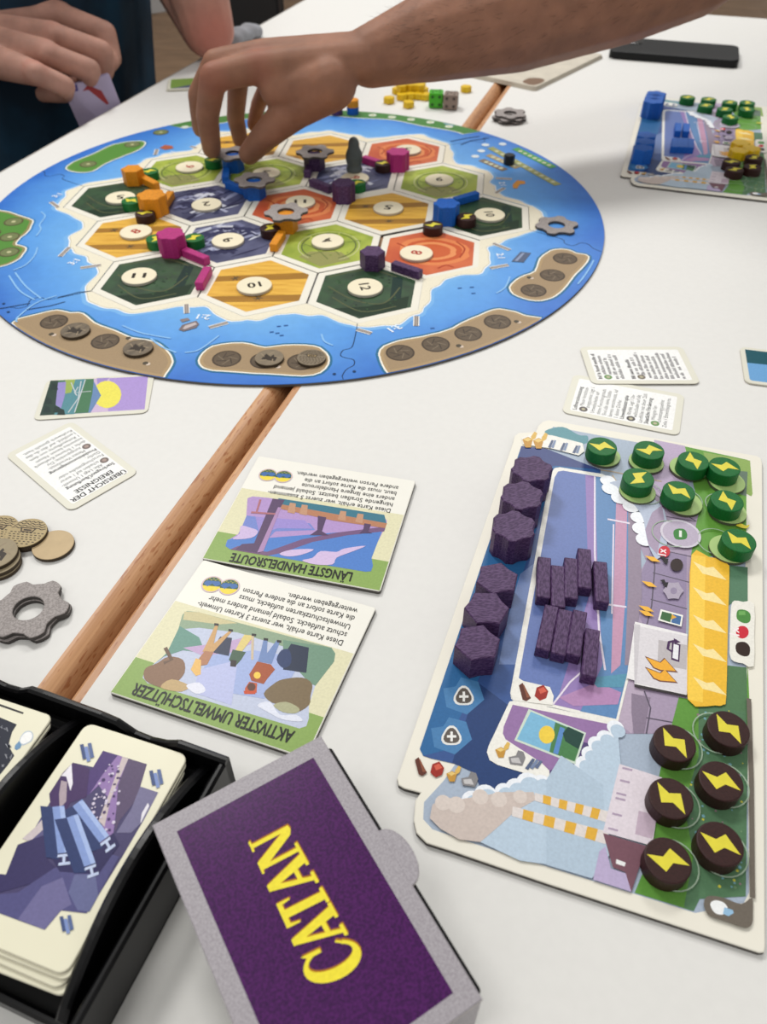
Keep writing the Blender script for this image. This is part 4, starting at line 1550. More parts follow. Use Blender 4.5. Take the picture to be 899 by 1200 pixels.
    X(D_, [(428, 775), (468, 788), (462, 870), (424, 858)], (70, 40, 84), False)
    for y in (-6, 44):
        X(D_, [(300, 855 + y - 8), (372, 875 + y), (392, 855 + y), (456, 925 + y), (372, 918 + y), (340, 898 + y + 6)], (120, 76, 60), False)
    pr.next()
    X(D_, [(436, 784), (460, 792), (456, 860), (430, 850)], (236, 236, 240), False)
    for y in (-6, 44):
        X(D_, [(308, 856 + y - 2), (374, 879 + y), (394, 861 + y), (446, 918 + y), (374, 912 + y), (344, 896 + y + 4)], (242, 176, 56), False)
    pr.line(xy(D_([(432, 822), (408, 808), (414, 776), (452, 768)]), PBZ), .0012, (70, 40, 84))
    X(D_, [(436, 758), (468, 776), (440, 784)], (70, 40, 84), False)
    # small symbol rows
    for (x, y) in ((338, 385), (322, 503), (308, 618), (308, 640)):
        X(D_, [(x - 36, y - 14), (x + 4, y - 8), (x + 10, y - 6), (x + 36, y + 16), (x - 2, y + 12), (x - 10, y + 8)], (244, 186, 64), False)
    X(D_, [(375, 622), (480, 650), (472, 704), (362, 674)], (244, 244, 236), False)
    pr.next()
    X(D_, [(382, 632), (428, 644), (420, 684), (372, 668)], (60, 104, 62), False)
    X(D_, [(432, 645), (472, 656), (465, 696), (424, 684)], (70, 110, 160), False)
    X(D_, [(390, 645), (420, 640), (450, 660), (420, 672)], (226, 170, 60), False)
    X(D_, circle(450, 414, 30, 14), (48, 34, 32), False)
    pr.poly([tuple(q) for q in xy(D_([(434 + 44 * math.cos(t * .349) * (1 + .13 * math.cos(6 * t * .349)), 535 + 40 * math.sin(t * .349) * (1 + .13 * math.cos(6 * t * .349))) for t in range(18)]), PBZ)], (176, 166, 184), False)
    pr.next()
    X(D_, circle(436, 536, 16, 12), (150, 138, 164), False)
    X(D_, circle(392, 352, 27, 16), (206, 44, 60), False)
    for y in (368, 478):
        X(D_, [(372, y + 8), (392, y + 4), (398, y + 18), (412, y + 18), (404, y + 44), (384, y + 30), (392, y + 26)], (30, 26, 30), False)
    pr.next()
    o = U(*D_([(398, 352)])[0], PBZ).xy
    rd = (U(*D_([(398, 300)])[0], PBZ).xy - o).normalized()
    pr.text('1x', U(*D_([(400, 372)])[0], PBZ).xy, rd, (-rd.y, rd.x), .0038, (250, 240, 240), True)
    # white label at the right edge
    X(D_, spline([(720, 582), (760, 588), (812, 596), (812, 740), (810, 890), (760, 876), (716, 866), (697, 830), (700, 700), (704, 610)], 2), (238, 236, 226))
    X(D_, spline([(735, 628), (770, 626), (794, 645), (792, 680), (765, 688), (732, 668)], 3), (78, 140, 66), False)
    X(D_, circle(757, 730, 30, 16), (206, 44, 60), False)
    X(D_, spline([(730, 782), (768, 776), (792, 800), (788, 838), (758, 842), (728, 820)], 3), (52, 36, 30), False)
    pr.next()
    pr.text('1x', U(*D_([(742, 748)])[0], PBZ).xy, (rd.x, rd.y), (-rd.y, rd.x), .0040, (250, 240, 240), True)
    X(D_, [(740, 632), (770, 632), (772, 650), (740, 650)], (112, 172, 92), False)
    # dark frame line and light-bulb corner
    pr.line(xy(E_([(822, 70), (832, 400), (836, 880)]), PBZ), .0018, (112, 104, 94))
    X(E_, spline([(640, 890), (662, 872), (720, 880), (790, 905), (834, 880), (838, 940), (834, 985), (806, 1002), (740, 980), (668, 955), (642, 925)], 3), (112, 104, 94), False)
    pr.next()
    X(E_, spline([(664, 905), (685, 890), (720, 900), (735, 925), (715, 948), (682, 940)], 3), (242, 244, 244), False)
    X(E_, [(722, 918), (756, 930), (760, 942), (738, 955), (716, 944)], (150, 190, 220), False)
    # ring slots for the discs
    ring = C_([(505, 857), (690, 890), (720, 740), (400, 690), (560, 720)]) + E_([(690, 210), (535, 270), (520, 500), (720, 420), (510, 745), (710, 690)])
    for u, v in ring:
        c1 = U(u, v, PBZ)
        pr.poly(circle(c1.x, c1.y, .0092, 28), (160, 182, 158), False, holes=[circle(c1.x, c1.y, .0087, 28)])
    c1 = U(*C_([(545, 857)])[0], PBZ)
    pr.poly(circle(c1.x, c1.y, .0098, 28), (214, 208, 220), False)
    pr.next()
    pr.poly(circle(c1.x, c1.y, .0086, 28), (190, 178, 198), False)
    pr.next()
    X(C_, spline([(516, 850), (532, 838), (560, 840), (572, 860), (565, 880), (525, 880)], 3), (60, 132, 60), False)
    pr.next()
    X(C_, [(539, 845), (550, 846), (550, 872), (539, 871)], (236, 240, 232), False)
    for f, x, y in ((C_, 800, 825),):
        X(f, spline([(x - 30, y), (x - 10, y - 8), (x + 10, y), (x + 26, y - 4), (x + 10, y + 12)], 3), (232, 214, 60), False)
    pr.build('board_print', card_o)
    return root


PBA = player_board()
# the second board: the same print, moved and turned
DLT = math.radians(0.6)
corner_a = U(466, 919, PBZ).xy
corner_b = U(728.5, 206, PBZ).xy
va = Vector(rot2((PBA.location.x - corner_a.x, PBA.location.y - corner_a.y), DLT))
PBB = dup(PBA, (corner_b.x + va.x, corner_b.y + va.y, 0), DLT, 'printed player board with the blue wooden pieces beside the phone', 'player boards')

GP = 'purple pieces on the player board'
for i, (u, v) in enumerate(A_([(525, 222), (488, 322), (457, 437)])):
    piece('city', 'purple', u, v, ('dark purple star prism at the board corner, first of three tall ones', 'dark purple star prism, middle of the three tall ones', 'dark purple star prism nearest the flat hexagon prisms')[i], GP, PBZ, 0.26 + .1 * i)
for i, (u, v) in enumerate(A_([(394, 634), (355, 746), (320, 876)])):
    piece('town', 'purple', u, v, ('flat dark purple hexagon prism next to the tall star prisms', 'flat dark purple hexagon prism, middle of three', 'flat dark purple hexagon prism next to the plus badges')[i], GP, PBZ, (0.35, 0.1, 0.3)[i])
bars = [((572, 556), (568, 706)), ((622, 588), (624, 740)), ((672, 558), (672, 710)), ((722, 522), (724, 672)), ((782, 572), (790, 724)), ((600, 740), (566, 900)), ((652, 755), (624, 918)), ((707, 758), (680, 922)), ((754, 830), (740, 998))]
ordn = ['first of the upper five', 'second of the upper five', 'third of the upper five', 'fourth and highest of the upper five', 'fifth, standing apart, of the upper five', 'first of the lower four', 'second of the lower four', 'third of the lower four', 'fourth and lowest of the lower four']
for (a, b), w in zip(bars, ordn):
    aa, bb = A_([a, b])
    bar_between('purple', aa, bb, 'dark purple wooden bar, ' + w + ' from the prisms', GP, PBZ)

M_LDISC = mat('light_green_disc', (174, 204, 128), 0.5, 0.03, 100)
M_LDE = mat('green_disc_edge', (98, 100, 82), 0.8)
ld_me = prism('card_disc', circle(0, 0, .0093, 32), 0, .0018, [M_LDISC, M_LDE], .0002, side_mat=1)
GGp = 'green discs on the purple player board'
GREENS = [((228, 497), (232, 520), -0.2, 'green bolt disc beside the steel symbols of the purple board'), ((420, 512), (408, 545), 0.08, 'green bolt disc, second of the top row on the purple board'), ((600, 556), (575, 570), -1.4, 'green bolt disc, third of the top row on the purple board'), ((727, 580), (735, 625), -0.2, 'green bolt disc at the top corner of the purple board'),
          ((376, 626), (372, 665), 0.88, 'green bolt disc above the cloud edge on the purple board'), ((541, 680), (560, 712), -0.75, 'green bolt disc below the third of the top row'), ((737, 718), (738, 745), -1.4, 'green bolt disc above the yellow energy panel corner disc'), ((785, 880), (745, 900), -0.84, 'green bolt disc at the corner of the yellow energy panel')]
for (t, d, rz, lab) in GREENS:
    q = U(*C_([(d[0], d[1] + 14)])[0], PBZ + .0018)
    tp = U(*C_([t])[0], PBZ + .0021 + PH)
    v = Vector((q.x - tp.x, q.y - tp.y))
    if v.length > .0045:
        v = v.normalized() * .0045
    tag(link('card_disc', ld_me, None, (tp.x + v.x, tp.y + v.y, PBZ + .0003)), 'light green card disc beneath the ' + lab.replace('green bolt disc', 'green one').replace(' on the purple board', ''), 'cardboard disc', 'light green discs on the purple player board')
    plant('green', *C_([t])[0], lab, GGp, PBZ + .0021, rz)
GBp = 'brown discs on the purple player board'
for (u, v), rz, lab in (((742, 188), -1.0, 'dark brown bolt disc at the edge below the energy panel'), ((523, 245), -0.98, 'dark brown bolt disc at the corner below the white tile'), ((508, 470), -0.88, 'dark brown bolt disc beside the white factory print'), ((712, 400), -0.4, 'dark brown bolt disc, middle one along the dark edge line'), ((496, 722), -0.1, 'dark brown bolt disc on the bright green below the factory print'), ((708, 655), -0.43, 'dark brown bolt disc next to the light bulb corner')):
    plant('brown', *E_([(u, v)])[0], lab, GBp, PBZ, rz)

# ---- blue pieces on the second board
Q = crop(720, 90, 899)
GB = 'blue pieces on the far player board'
for i, (u, v) in enumerate([(248, 100), (240, 118), (232, 140)]):
    piece('city', 'blue', *Q([(u, v)])[0], ('blue star prism at the corner of the far board', 'blue star prism, middle of the tall row on the far board', 'blue star prism at the inner end of the tall row on the far board')[i], GB, PBZ, .25)
for i, (u, v) in enumerate([(192, 342), (186, 380), (170, 418)]):
    piece('town', 'blue', *Q([(u, v)])[0], ('blue flat prism at the inner end of the lower row on the far board', 'blue flat prism in the middle of the lower row on the far board', 'blue flat prism nearest the plus badges of the far board')[i], GB, PBZ, .3 + .1 * i)
for i, (a, b) in enumerate([((378, 262), (376, 330)), ((427, 265), (424, 332)), ((362, 352), (352, 422)), ((392, 352), (386, 424)), ((422, 352), (420, 426)), ((452, 354), (450, 428))]):
    aa, bb = Q([a, b])
    bar_between('blue', aa, bb, 'blue wooden bar, ' + ('left of the upper pair', 'right of the upper pair', 'outer one of the lower four', 'second of the lower four', 'third of the lower four', 'inner one of the lower four')[i] + ' on the far board', GB, PBZ)
for i, (u, v) in enumerate([(433, 120), (557, 132), (540, 168), (682, 150), (652, 190), (785, 152), (782, 190), (686, 236)]):
    plant('green', *Q([(u, v)])[0], 'green bolt disc standing ' + ('alone beside the steel symbols', 'behind its twin, second pair', 'in front of its twin, second pair', 'behind two others in cluster three', 'amid cluster three', 'behind its twin at the corner', 'in front of its twin at the corner', 'before the others of cluster three')[i] + ' of the blue board', 'green discs on the far player board', PBZ, .2 * i)
for i, (u, v) in enumerate([(692, 500), (710, 545), (825, 475), (815, 530)]):
    plant('brown', *Q([(u, v)])[0], 'dark brown bolt disc ' + ('behind its twin by the energy panel', 'before its twin by the energy panel', 'behind its twin at the edge', 'in front of its twin at the edge')[i] + ' of the blue board', 'brown discs on the far player board', PBZ, .3 * i)
yb = bm_mesh('yellow_piece', prism_bm(star_pts(0.0088, 0.0074), 0, 0.0075, 0.0003), M_YEL)
for i, (u, v) in enumerate([(755, 405), (795, 420), (735, 432)]):
    p = U(*Q([(u, v)])[0], PBZ + .0075)
    tag(link('yellow_piece', yb, None, (p.x + (.002 if i == 1 else 0), p.y + (.008 if i == 0 else 0), PBZ + .0003), i * .4), 'yellow star piece on the blue board, ' + ('behind the other two', 'beside the brown discs at the edge', 'beside the white tile')[i], 'game piece', 'yellow pieces on the blue board')

# ------------------------------------------------------------------ cards on the table
INK = (34, 32, 34)


def card(name, cx, cy, ang, w, h, label, cat='card', group=None, z=0.0003, t=0.0004, r=0.0042, rgbm=None, edge=None):
    """card of size w (along ang) x h; returns its Empty and a local->world map on its top"""
    root = empty(name, (cx, cy, z), label, cat, group)
    pts = [rot2(p, ang) for p in round_rect(w, h, r)]
    cb_ = link('card_body', prism('card_body', pts, 0, t, [rgbm or mat('card_cream', (224, 222, 206), .4, .01, 100), edge or M_CREAMEDGE], min(t * .3, .0003), side_mat=1), root)
    pr = Print(z + t, (cx, cy, z))

    def loc(x, y):
        q = rot2((x, y), ang)
        return (cx + q[0], cy + q[1])
    return cb_, pr, loc


def text_block(pr, loc, lines, x0, y0, dy, h, r, u):
    """lines of (text, bold, width, indent); r, u = local reading and up directions"""
    o = Vector(loc(0, 0))
    R = Vector(loc(*r)) - o
    Up = Vector(loc(*u)) - o
    for i, (s, b, wd, ind) in enumerate(lines):
        x = x0 + ind
        p = Vector((x * r[0] + (y0 - i * dy) * u[0], x * r[1] + (y0 - i * dy) * u[1]))
        if s is None:                       # a line too blurred to read: a row of letter-sized strokes
            rn = random.Random(int(wd * 1e5) + i)
            t = 0.0
            while t < wd:
                if rn.random() < .16:
                    t += .0009
                    continue
                w_ = .0007 + .0004 * rn.random()
                hh = h * (.72 if rn.random() < .7 else 1.0)
                q = Vector(loc(p.x, p.y)) + R * t
                pr.poly([q, q + R * w_, q + R * w_ + Up * hh, q + Up * hh], (70, 68, 70) if b else (120, 118, 120), False)
                t += w_ + .00035
            continue
        pr.text(s, loc(p.x, p.y), R, Up, h, INK, b, width=wd)


# overview of events (lying upside down)
cx, cy, th = -0.0570, -0.3432, -0.6266
root, pr, loc = card('overview_card', cx, cy, th, 0.0672, 0.0420, 'cream overview card of events with upside-down text near the discs', group='overview cards')
r, u = (0, -1), (1, 0)
pr.poly([loc(*p) for p in round_rect(0.0590, 0.0345, 0.0012)], (246, 246, 244))
T = 'ÜBERSICHT DER|EREIGNISSE'.split('|')
for i, s in enumerate(T):
    o = Vector(loc(0, 0)); R = Vector(loc(*r)) - o; Up = Vector(loc(*u)) - o
    pr.text(s, loc(0.0255 - i * .0046, 0), R, Up, .0032, (30, 30, 32), True, align='C')
lines = [('Starkregen/Überflutung', 1, .0290, 0), ('Alle: Legt 1 Umwelt-', 0, .0245, .005), ('schaden auf 1 eurer', 0, .0235, .005), ('Forschungsstädte oder', 0, .0275, 0), ('Dörfer.', 0, .0082, 0), ('Produktionssteigerung', 1, .0285, 0), ('Meiste Verschmut-', 0, .0220, .005), ('zungspunkte: Du', 0, .0205, .005), ('darfst 1 braunes Kraftwerk', 0, .0315, 0), ('kostenlos bauen. Nimm', 0, .0285, 0), ('1 Rohstoffkarte von dem', 0, .0300, 0), ('Landfeld, auf das du das', 0, .0305, 0), ('Kraftwerk gestellt hast.', 0, .0300, 0)]
text_block(pr, loc, lines, -.0160, .0160, .00355, .0024, r, u)
for x, y in ((.0112, .0138), (-.0066, .0138)):
    pr.poly(circle(*loc(x, y), .0024, 18), (112, 98, 94), False)
pr.next()
for x, y in ((.0112, .0138), (-.0066, .0138)):
    pr.poly(circle(*loc(x, y), .0013, 12), (170, 150, 140), False)
pr.build('card_print', root)

# the two overview cards behind the purple board
LOW = [('Luftverschmutzung', 1, .0245, 0), ('Meiste Verschmut-', 0, .0200, .005), ('zungspunkte: Legt 1', 0, .0220, .004), ('Umweltschaden auf', 0, .0225, 0), ('deine Forschungsstadt.', 0, .0270, 0), ('Sind alle deine Städte', 0, .0260, 0), ('bereits verschmutzt, auf', 0, .0285, 0), ('1 deiner Dörfer.', 0, .0190, 0), ('Umweltkatastrophe', 1, .0245, 0), ('Würfelt. Legt 1 Um-', 0, .0215, .005), ('weltschaden auf alle', 0, .0235, .004), ('Landfelder mit dieser Zahl.', 0, .0305, 0), ('Staatliche Förderung', 1, .0265, 0), ('Wenigste Ver-', 0, .0150, .005), ('schmutzungspunkte:', 0, .0230, .004), ('Ziehe 1 Entwicklungskarte.', 0, .0300, 0)]
UPP = [(None, 1, .0290, 0), (None, 0, .0220, .005), (None, 0, .0185, .004), (None, 0, .0275, 0), (None, 0, .0265, 0), ('', 0, 0, 0), (None, 1, .0210, 0), (None, 0, .0175, .005), (None, 0, .0255, .004), (None, 0, .0260, 0), (None, 0, .0255, 0), (None, 0, .0265, 0), (None, 0, .0285, 0), (None, 0, .0285, 0), (None, 0, .0300, 0), (None, 0, .0240, 0)]
for (cx, cy, th, z, lines, lab, badges) in ((0.2499, -0.2525, -0.2234, 0.0003, LOW, 'overview card with Luftverschmutzung text, half under the other overview card', ((1.2, (92, 84, 82)), (9.2, (84, 80, 78)), (13.2, (104, 148, 84)))),
                                            (0.2629, -0.2102, 0.1163, 0.0009, UPP, 'overview card lying across the Luftverschmutzung card', ((1.2, (104, 148, 84)), (7.2, (120, 110, 96))))):
    root, pr, loc = card('overview_card', cx, cy, th, 0.0672, 0.0420, lab, group='overview cards', z=z)
    r, u = (0, 1), (-1, 0)
    pr.poly([loc(*p) for p in round_rect(0.0590, 0.0345, 0.0012)], (246, 246, 244))
    text_block(pr, loc, lines, -.0158, .0258, .00345, .0024, r, u)
    for k, rgb in badges:
        pr.poly(circle(*loc(-.0258 + k * .00345 - .0003, -.0138), .0025, 18), rgb, False)
    pr.next()
    for k, rgb in badges:
        pr.poly(circle(*loc(-.0258 + k * .00345 - .0003, -.0138), .0012, 8), (186, 180, 150), False)
    pr.build('card_print', root)

# card with the sunset landscape, tucked against the board
cx, cy, th = -0.0672, -0.2812, 0.2232
root, pr, loc = card('development_card', cx, cy, th, 0.0660, 0.0410, 'development card with a yellow sun over green hills beside the board rim', group='development cards')
H = crop(0, 200, 300)
z = pr.z
X = lambda pts, rgb, up=True: pr.px(H(pts), rgb, up)
X([(178, 738), (520, 722), (508, 838), (140, 860)], (174, 150, 212))
X([(178, 738), (385, 728), (380, 846), (140, 860)], (206, 184, 214))
X([(340, 729), (385, 727), (360, 755), (345, 765)], (160, 140, 200))
sun = [(376 + 50 * math.cos(t * .35), 786 + 48 * math.sin(t * .35)) for t in range(18)]
X(sun, (236, 226, 92))
X([(265, 734), (325, 731), (340, 760), (355, 790), (330, 830), (318, 850), (230, 856)], (104, 136, 180))
X([(178, 738), (330, 731), (325, 780), (310, 850), (140, 860)], (70, 120, 84))
X([(240, 735), (300, 732), (260, 855), (190, 858)], (84, 140, 150))
X([(230, 735), (265, 734), (250, 780), (220, 785)], (154, 176, 84))
X([(195, 745), (232, 742), (228, 790), (215, 835), (190, 820)], (150, 140, 200))
X([(178, 738), (205, 737), (200, 780), (195, 830), (190, 857), (140, 860)], (36, 62, 52))
for pl in ([(300, 735), (262, 850)], [(285, 740), (275, 800), (240, 850)], [(250, 745), (265, 780), (320, 775)], [(275, 760), (262, 780), (270, 790)]):
    pr.line(xy(H(pl), z), .0007, (196, 204, 206))
for x, y in ((190, 760), (170, 810), (165, 840), (200, 840), (215, 848)):
    X([(x - 14, y + 10), (x - 6, y - 14), (x + 10, y - 8), (x + 14, y + 10)], (24, 48, 44), False)
pr.build('card_print', root)

# cards far left, card at the right frame edge
p = U(221, 101, 0)
for i in range(3):
    root, pr, loc = card('development_card', p.x + .008 + .0006 * i, p.y + .004 + .0008 * i, 0.25 + .02 * i, 0.067, 0.042, ('lowest', 'middle', 'topmost')[i] + ' card of the small pile near the resting elbow', group='cards near the elbow', z=.0003 + .0008 * i, t=.0007)
    if i == 2:
        pr.poly([loc(*q) for q in round_rect(.061, .036, .002)], (126, 158, 72))
        pr.poly([loc(*q) for q in ((-.030, -.018), (.030, -.018), (.030, -.006), (.005, -.002), (-.01, -.008))], (92, 98, 124))
        pr.poly([loc(*q) for q in ((.0, .004), (.02, .0), (.03, .008), (.02, .016), (.005, .012))], (226, 196, 90))
        pr.build('card_print', root)
p = U(915, 436, 0)
root, pr, loc = card('development_card', p.x + .008, p.y + .001, -0.12, 0.062, 0.042, 'card with a light blue picture beside the purple board corner', z=.0003, t=.0010)
pr.poly([loc(*q) for q in round_rect(.056, .036, .0018)], (108, 164, 214))
pr.poly([loc(*q) for q in ((-.028, .002), (.02, .004), (.02, .018), (-.028, .018))], (22, 84, 96))
pr.build('card_print', root)

# ------------------------------------------------------------------ the two award cards
M_AW = mat('award_card', (240, 238, 228), 0.42, .01, 100)


def award(cx, cy, th, label, title, lines, art, trapez, olive, kmap):
    root, pr, loc = card('award_card', cx, cy, th, 0.0885, 0.0790, label, 'award card', 'award cards', z=.0003, t=.0021, r=.0012, rgbm=M_AW, edge=M_CORE)
    r, u = (-1, 0), (0, -1)
    z = pr.z
    w, h = .0885 / 2 - .0005, .079 / 2 - .0005
    pr.poly([loc(*q) for q in ((-w, -h), (w, -h), (w, -h + .0185), (-w, -h + .0185))], olive, False)
    pr.poly([loc(*q) for q in ((-w, -h + .0185), (w, -h + .0185), (w, .0125), (-w, .0125))], (226, 222, 186))
    o = Vector(loc(0, 0)); R = Vector(loc(*r)) - o; Up = Vector(loc(*u)) - o
    art(pr)
    pr.next()
    def ptxt(t, a, b, hh, bold):
        A0, A1 = U(*a, z).xy, U(*b, z).xy
        rd = (A1 - A0).normalized()
        pr.text(t, A0, rd, (-rd.y, rd.x), hh, (24, 26, 22) if bold else INK, bold, width=(A1 - A0).length)
    ptxt(title, *trapez, .0056, True)
    for a, s_, e_ in lines:
        ptxt(a, s_, e_, .0030, False)
    pr.next()
    # two round landscape badges
    cs = [U(*q, z).xy for q in kmap]
    for c0 in cs:
        pr.poly(circle(c0.x, c0.y, .0050, 24), (214, 188, 200), False)
    pr.next()
    for c0 in cs:
        pr.poly(circle(c0.x, c0.y, .0044, 24), (240, 218, 70), False)
    pr.next()
    for c0 in cs:
        pr.poly([(c0.x + .0043 * math.cos(a), c0.y + .0043 * math.sin(a)) for a in [math.radians(q) for q in range(-15, 196, 15)]], (52, 92, 80), False)
    pr.next()
    for c0 in cs:
        pr.poly([(c0.x + x_, c0.y + y_) for x_, y_ in ((-.0042, .0003), (-.0018, -.0016), (.0, .0004), (.002, -.0012), (.0042, .0003), (.003, .0020), (-.003, .0020))], (66, 110, 172), False)
        for k in range(7):
            pr.poly(circle(c0.x - .003 + k * .0010, c0.y + .0026 + .0007 * (k % 2), .0005, 6), (150, 150, 70), False)
    pr.build('card_print', root)


R1, R2 = crop(220, 520, 500), crop(120, 660, 460)


def art_bridge(pr):
    X = lambda pts, rgb, up=True: pr.px(R1(pts), rgb, up)
    frame = [(225, 205), (245, 198), (300, 203), (735, 270), (750, 290), (748, 305), (715, 370), (692, 430), (697, 460), (690, 480), (670, 482), (160, 398), (142, 385), (148, 365), (190, 340), (220, 280)]
    X(frame, (180, 150, 204))
    X([(222, 270), (460, 300), (480, 325), (330, 330), (300, 360), (190, 345)], (120, 138, 206))
    X([(255, 275), (440, 288), (470, 320), (340, 318), (270, 340)], (158, 142, 210))
    X([(150, 362), (215, 345), (270, 330), (300, 355), (735, 320), (715, 370), (692, 430), (697, 460), (690, 480), (670, 482), (160, 398), (142, 385)], (82, 130, 204))
    X([(290, 410), (430, 360), (560, 335), (745, 312), (740, 330), (600, 345), (470, 370), (350, 412)], (118, 88, 128))
    X([(160, 398), (190, 385), (280, 405), (350, 412), (300, 422)], (122, 90, 126), False)
    X([(340, 205), (740, 268), (748, 300), (560, 268), (350, 228)], (60, 120, 140))
    X([(350, 228), (560, 266), (750, 300), (742, 318), (550, 290), (350, 246)], (184, 128, 96))
    for x in (385, 430, 575, 640):
        X([(x, 215 + (x - 340) * .16), (x + 22, 218 + (x - 340) * .16), (x + 18, 258 + (x - 340) * .14), (x - 10, 252 + (x - 340) * .14)], (196, 150, 120), False)
    pr.next()
    X([(320, 207), (365, 212), (350, 240), (270, 412), (180, 398), (205, 378), (250, 375)], (92, 70, 104))
    X([(340, 240), (352, 240), (285, 405), (262, 410)], (176, 140, 184), False)
    X([(490, 272), (522, 278), (505, 330), (530, 345), (460, 345), (488, 325)], (86, 66, 100), False)
    X([(665, 300), (690, 304), (680, 330), (695, 338), (645, 338), (660, 325)], (86, 66, 100), False)
    X([(240, 255), (330, 262), (330, 268), (238, 262)], (176, 112, 120), False)
    X([(270, 210), (278, 211), (262, 260), (255, 260)], (176, 112, 120), False)
    pr.next()
    X(spline([(430, 440), (470, 430), (500, 405), (560, 408), (590, 395), (670, 385), (610, 410), (560, 430), (545, 455), (480, 455)], 3), (212, 190, 226), False)
    X(spline([(345, 415), (390, 400), (475, 398), (430, 418), (380, 425)], 3), (212, 190, 226), False)
    X(spline([(200, 310), (230, 315), (265, 330), (240, 355), (170, 360), (195, 340)], 3), (206, 186, 224), False)


def art_clean(pr):
    X = lambda pts, rgb, up=True: pr.px(R2(pts), rgb, up)
    frame = [(248, 160), (262, 148), (300, 152), (710, 262), (722, 280), (718, 305), (660, 380), (640, 440), (640, 480), (632, 505), (610, 512), (140, 372), (125, 355), (130, 335), (200, 280), (235, 210)]
    X(frame, (196, 204, 226))
    X([(248, 160), (262, 148), (300, 152), (710, 262), (722, 280), (714, 312), (600, 270), (420, 215), (300, 200), (235, 205)], (146, 168, 140))
    X([(255, 150), (300, 152), (420, 186), (360, 190), (250, 175)], (206, 196, 150), False)
    X([(560, 238), (710, 262), (722, 280), (718, 305), (660, 380), (640, 370), (560, 280)], (116, 150, 128))
    X([(240, 195), (300, 230), (320, 280), (250, 270), (190, 290), (160, 315), (200, 278)], (104, 150, 136), False)
    X([(250, 262), (380, 245), (440, 230), (470, 245), (400, 280), (320, 290)], (196, 168, 206))
    X([(330, 285), (470, 270), (560, 285), (600, 330), (560, 400), (500, 420), (380, 400), (300, 360)], (166, 182, 226))
    X([(300, 330), (420, 300), (400, 440), (280, 400)], (190, 196, 234))
    # trees
    X(spline([(128, 350), (135, 325), (170, 310), (205, 290), (250, 300), (255, 340), (230, 375), (255, 390), (215, 395), (145, 372)], 3), (140, 108, 84), False)
    X(spline([(500, 405), (530, 375), (560, 360), (620, 355), (650, 375), (645, 410), (640, 440), (600, 462), (560, 440), (525, 432)], 3), (126, 108, 80), False)
    pr.next()
    X(spline([(180, 385), (215, 360), (270, 380), (255, 395), (230, 398)], 3), (196, 168, 120), False)
    X(spline([(530, 440), (570, 430), (610, 450), (600, 465), (560, 462)], 3), (176, 176, 140), False)
    X(spline([(260, 380), (300, 370), (320, 395), (290, 405)], 3), (232, 234, 246), False)
    X(spline([(480, 440), (520, 430), (550, 470), (600, 470), (620, 490), (560, 485), (510, 460)], 3), (228, 232, 246), False)
    pr.line(xy(R2([(195, 262), (215, 300), (190, 310)]), pr.z), .0016, (108, 84, 66))
    # bags and people, heads towards the title
    X([(365, 228), (402, 232), (392, 288), (345, 278), (345, 260)], (52, 60, 84), False)
    X([(585, 250), (640, 262), (632, 340), (560, 330), (572, 270)], (44, 54, 76), False)
    X(spline([(540, 300), (555, 270), (580, 270), (585, 310), (560, 325)], 3), (50, 66, 106), False)
    pr.next()
    X([(352, 188), (360, 190), (345, 250), (396, 208), (400, 214), (345, 275), (310, 275), (328, 240)], (206, 164, 110), False)
    X([(318, 272), (345, 276), (325, 315), (290, 320), (300, 295)], (180, 128, 96), False)
    X([(290, 295), (306, 300), (305, 345), (290, 350), (274, 330)], (236, 190, 110), False)
    X([(440, 222), (470, 225), (432, 275), (412, 270), (425, 245)], (226, 206, 130), False)
    X([(404, 268), (445, 276), (430, 300), (412, 320), (392, 300)], (72, 98, 78), False)
    X([(398, 300), (416, 302), (414, 322), (396, 320)], (54, 44, 46), False)
    X([(500, 235), (512, 238), (510, 280), (540, 240), (550, 244), (525, 312), (482, 305), (492, 270)], (118, 142, 190), False)
    X([(480, 305), (522, 314), (535, 330), (510, 360), (500, 375), (462, 365), (455, 345)], (168, 86, 52), False)
    X([(455, 368), (480, 372), (478, 402), (442, 400), (442, 388)], (196, 92, 56), False)
    X([(462, 225), (470, 226), (468, 300), (461, 300)], (210, 190, 160), False)
    pr.next()
    X(circle(480, 348, 11, 12), (244, 206, 80), False)
    X(circle(462, 384, 13, 10), (96, 60, 50), False)
    X([(438, 396), (476, 396), (474, 406), (440, 406)], (204, 80, 44), False)
    for x, y in ((352, 190), (396, 208), (468, 222), (505, 236), (546, 242)):
        X([(x - 5, y - 4), (x + 9, y - 2), (x + 8, y + 5), (x - 5, y + 4)], (46, 42, 44), False)


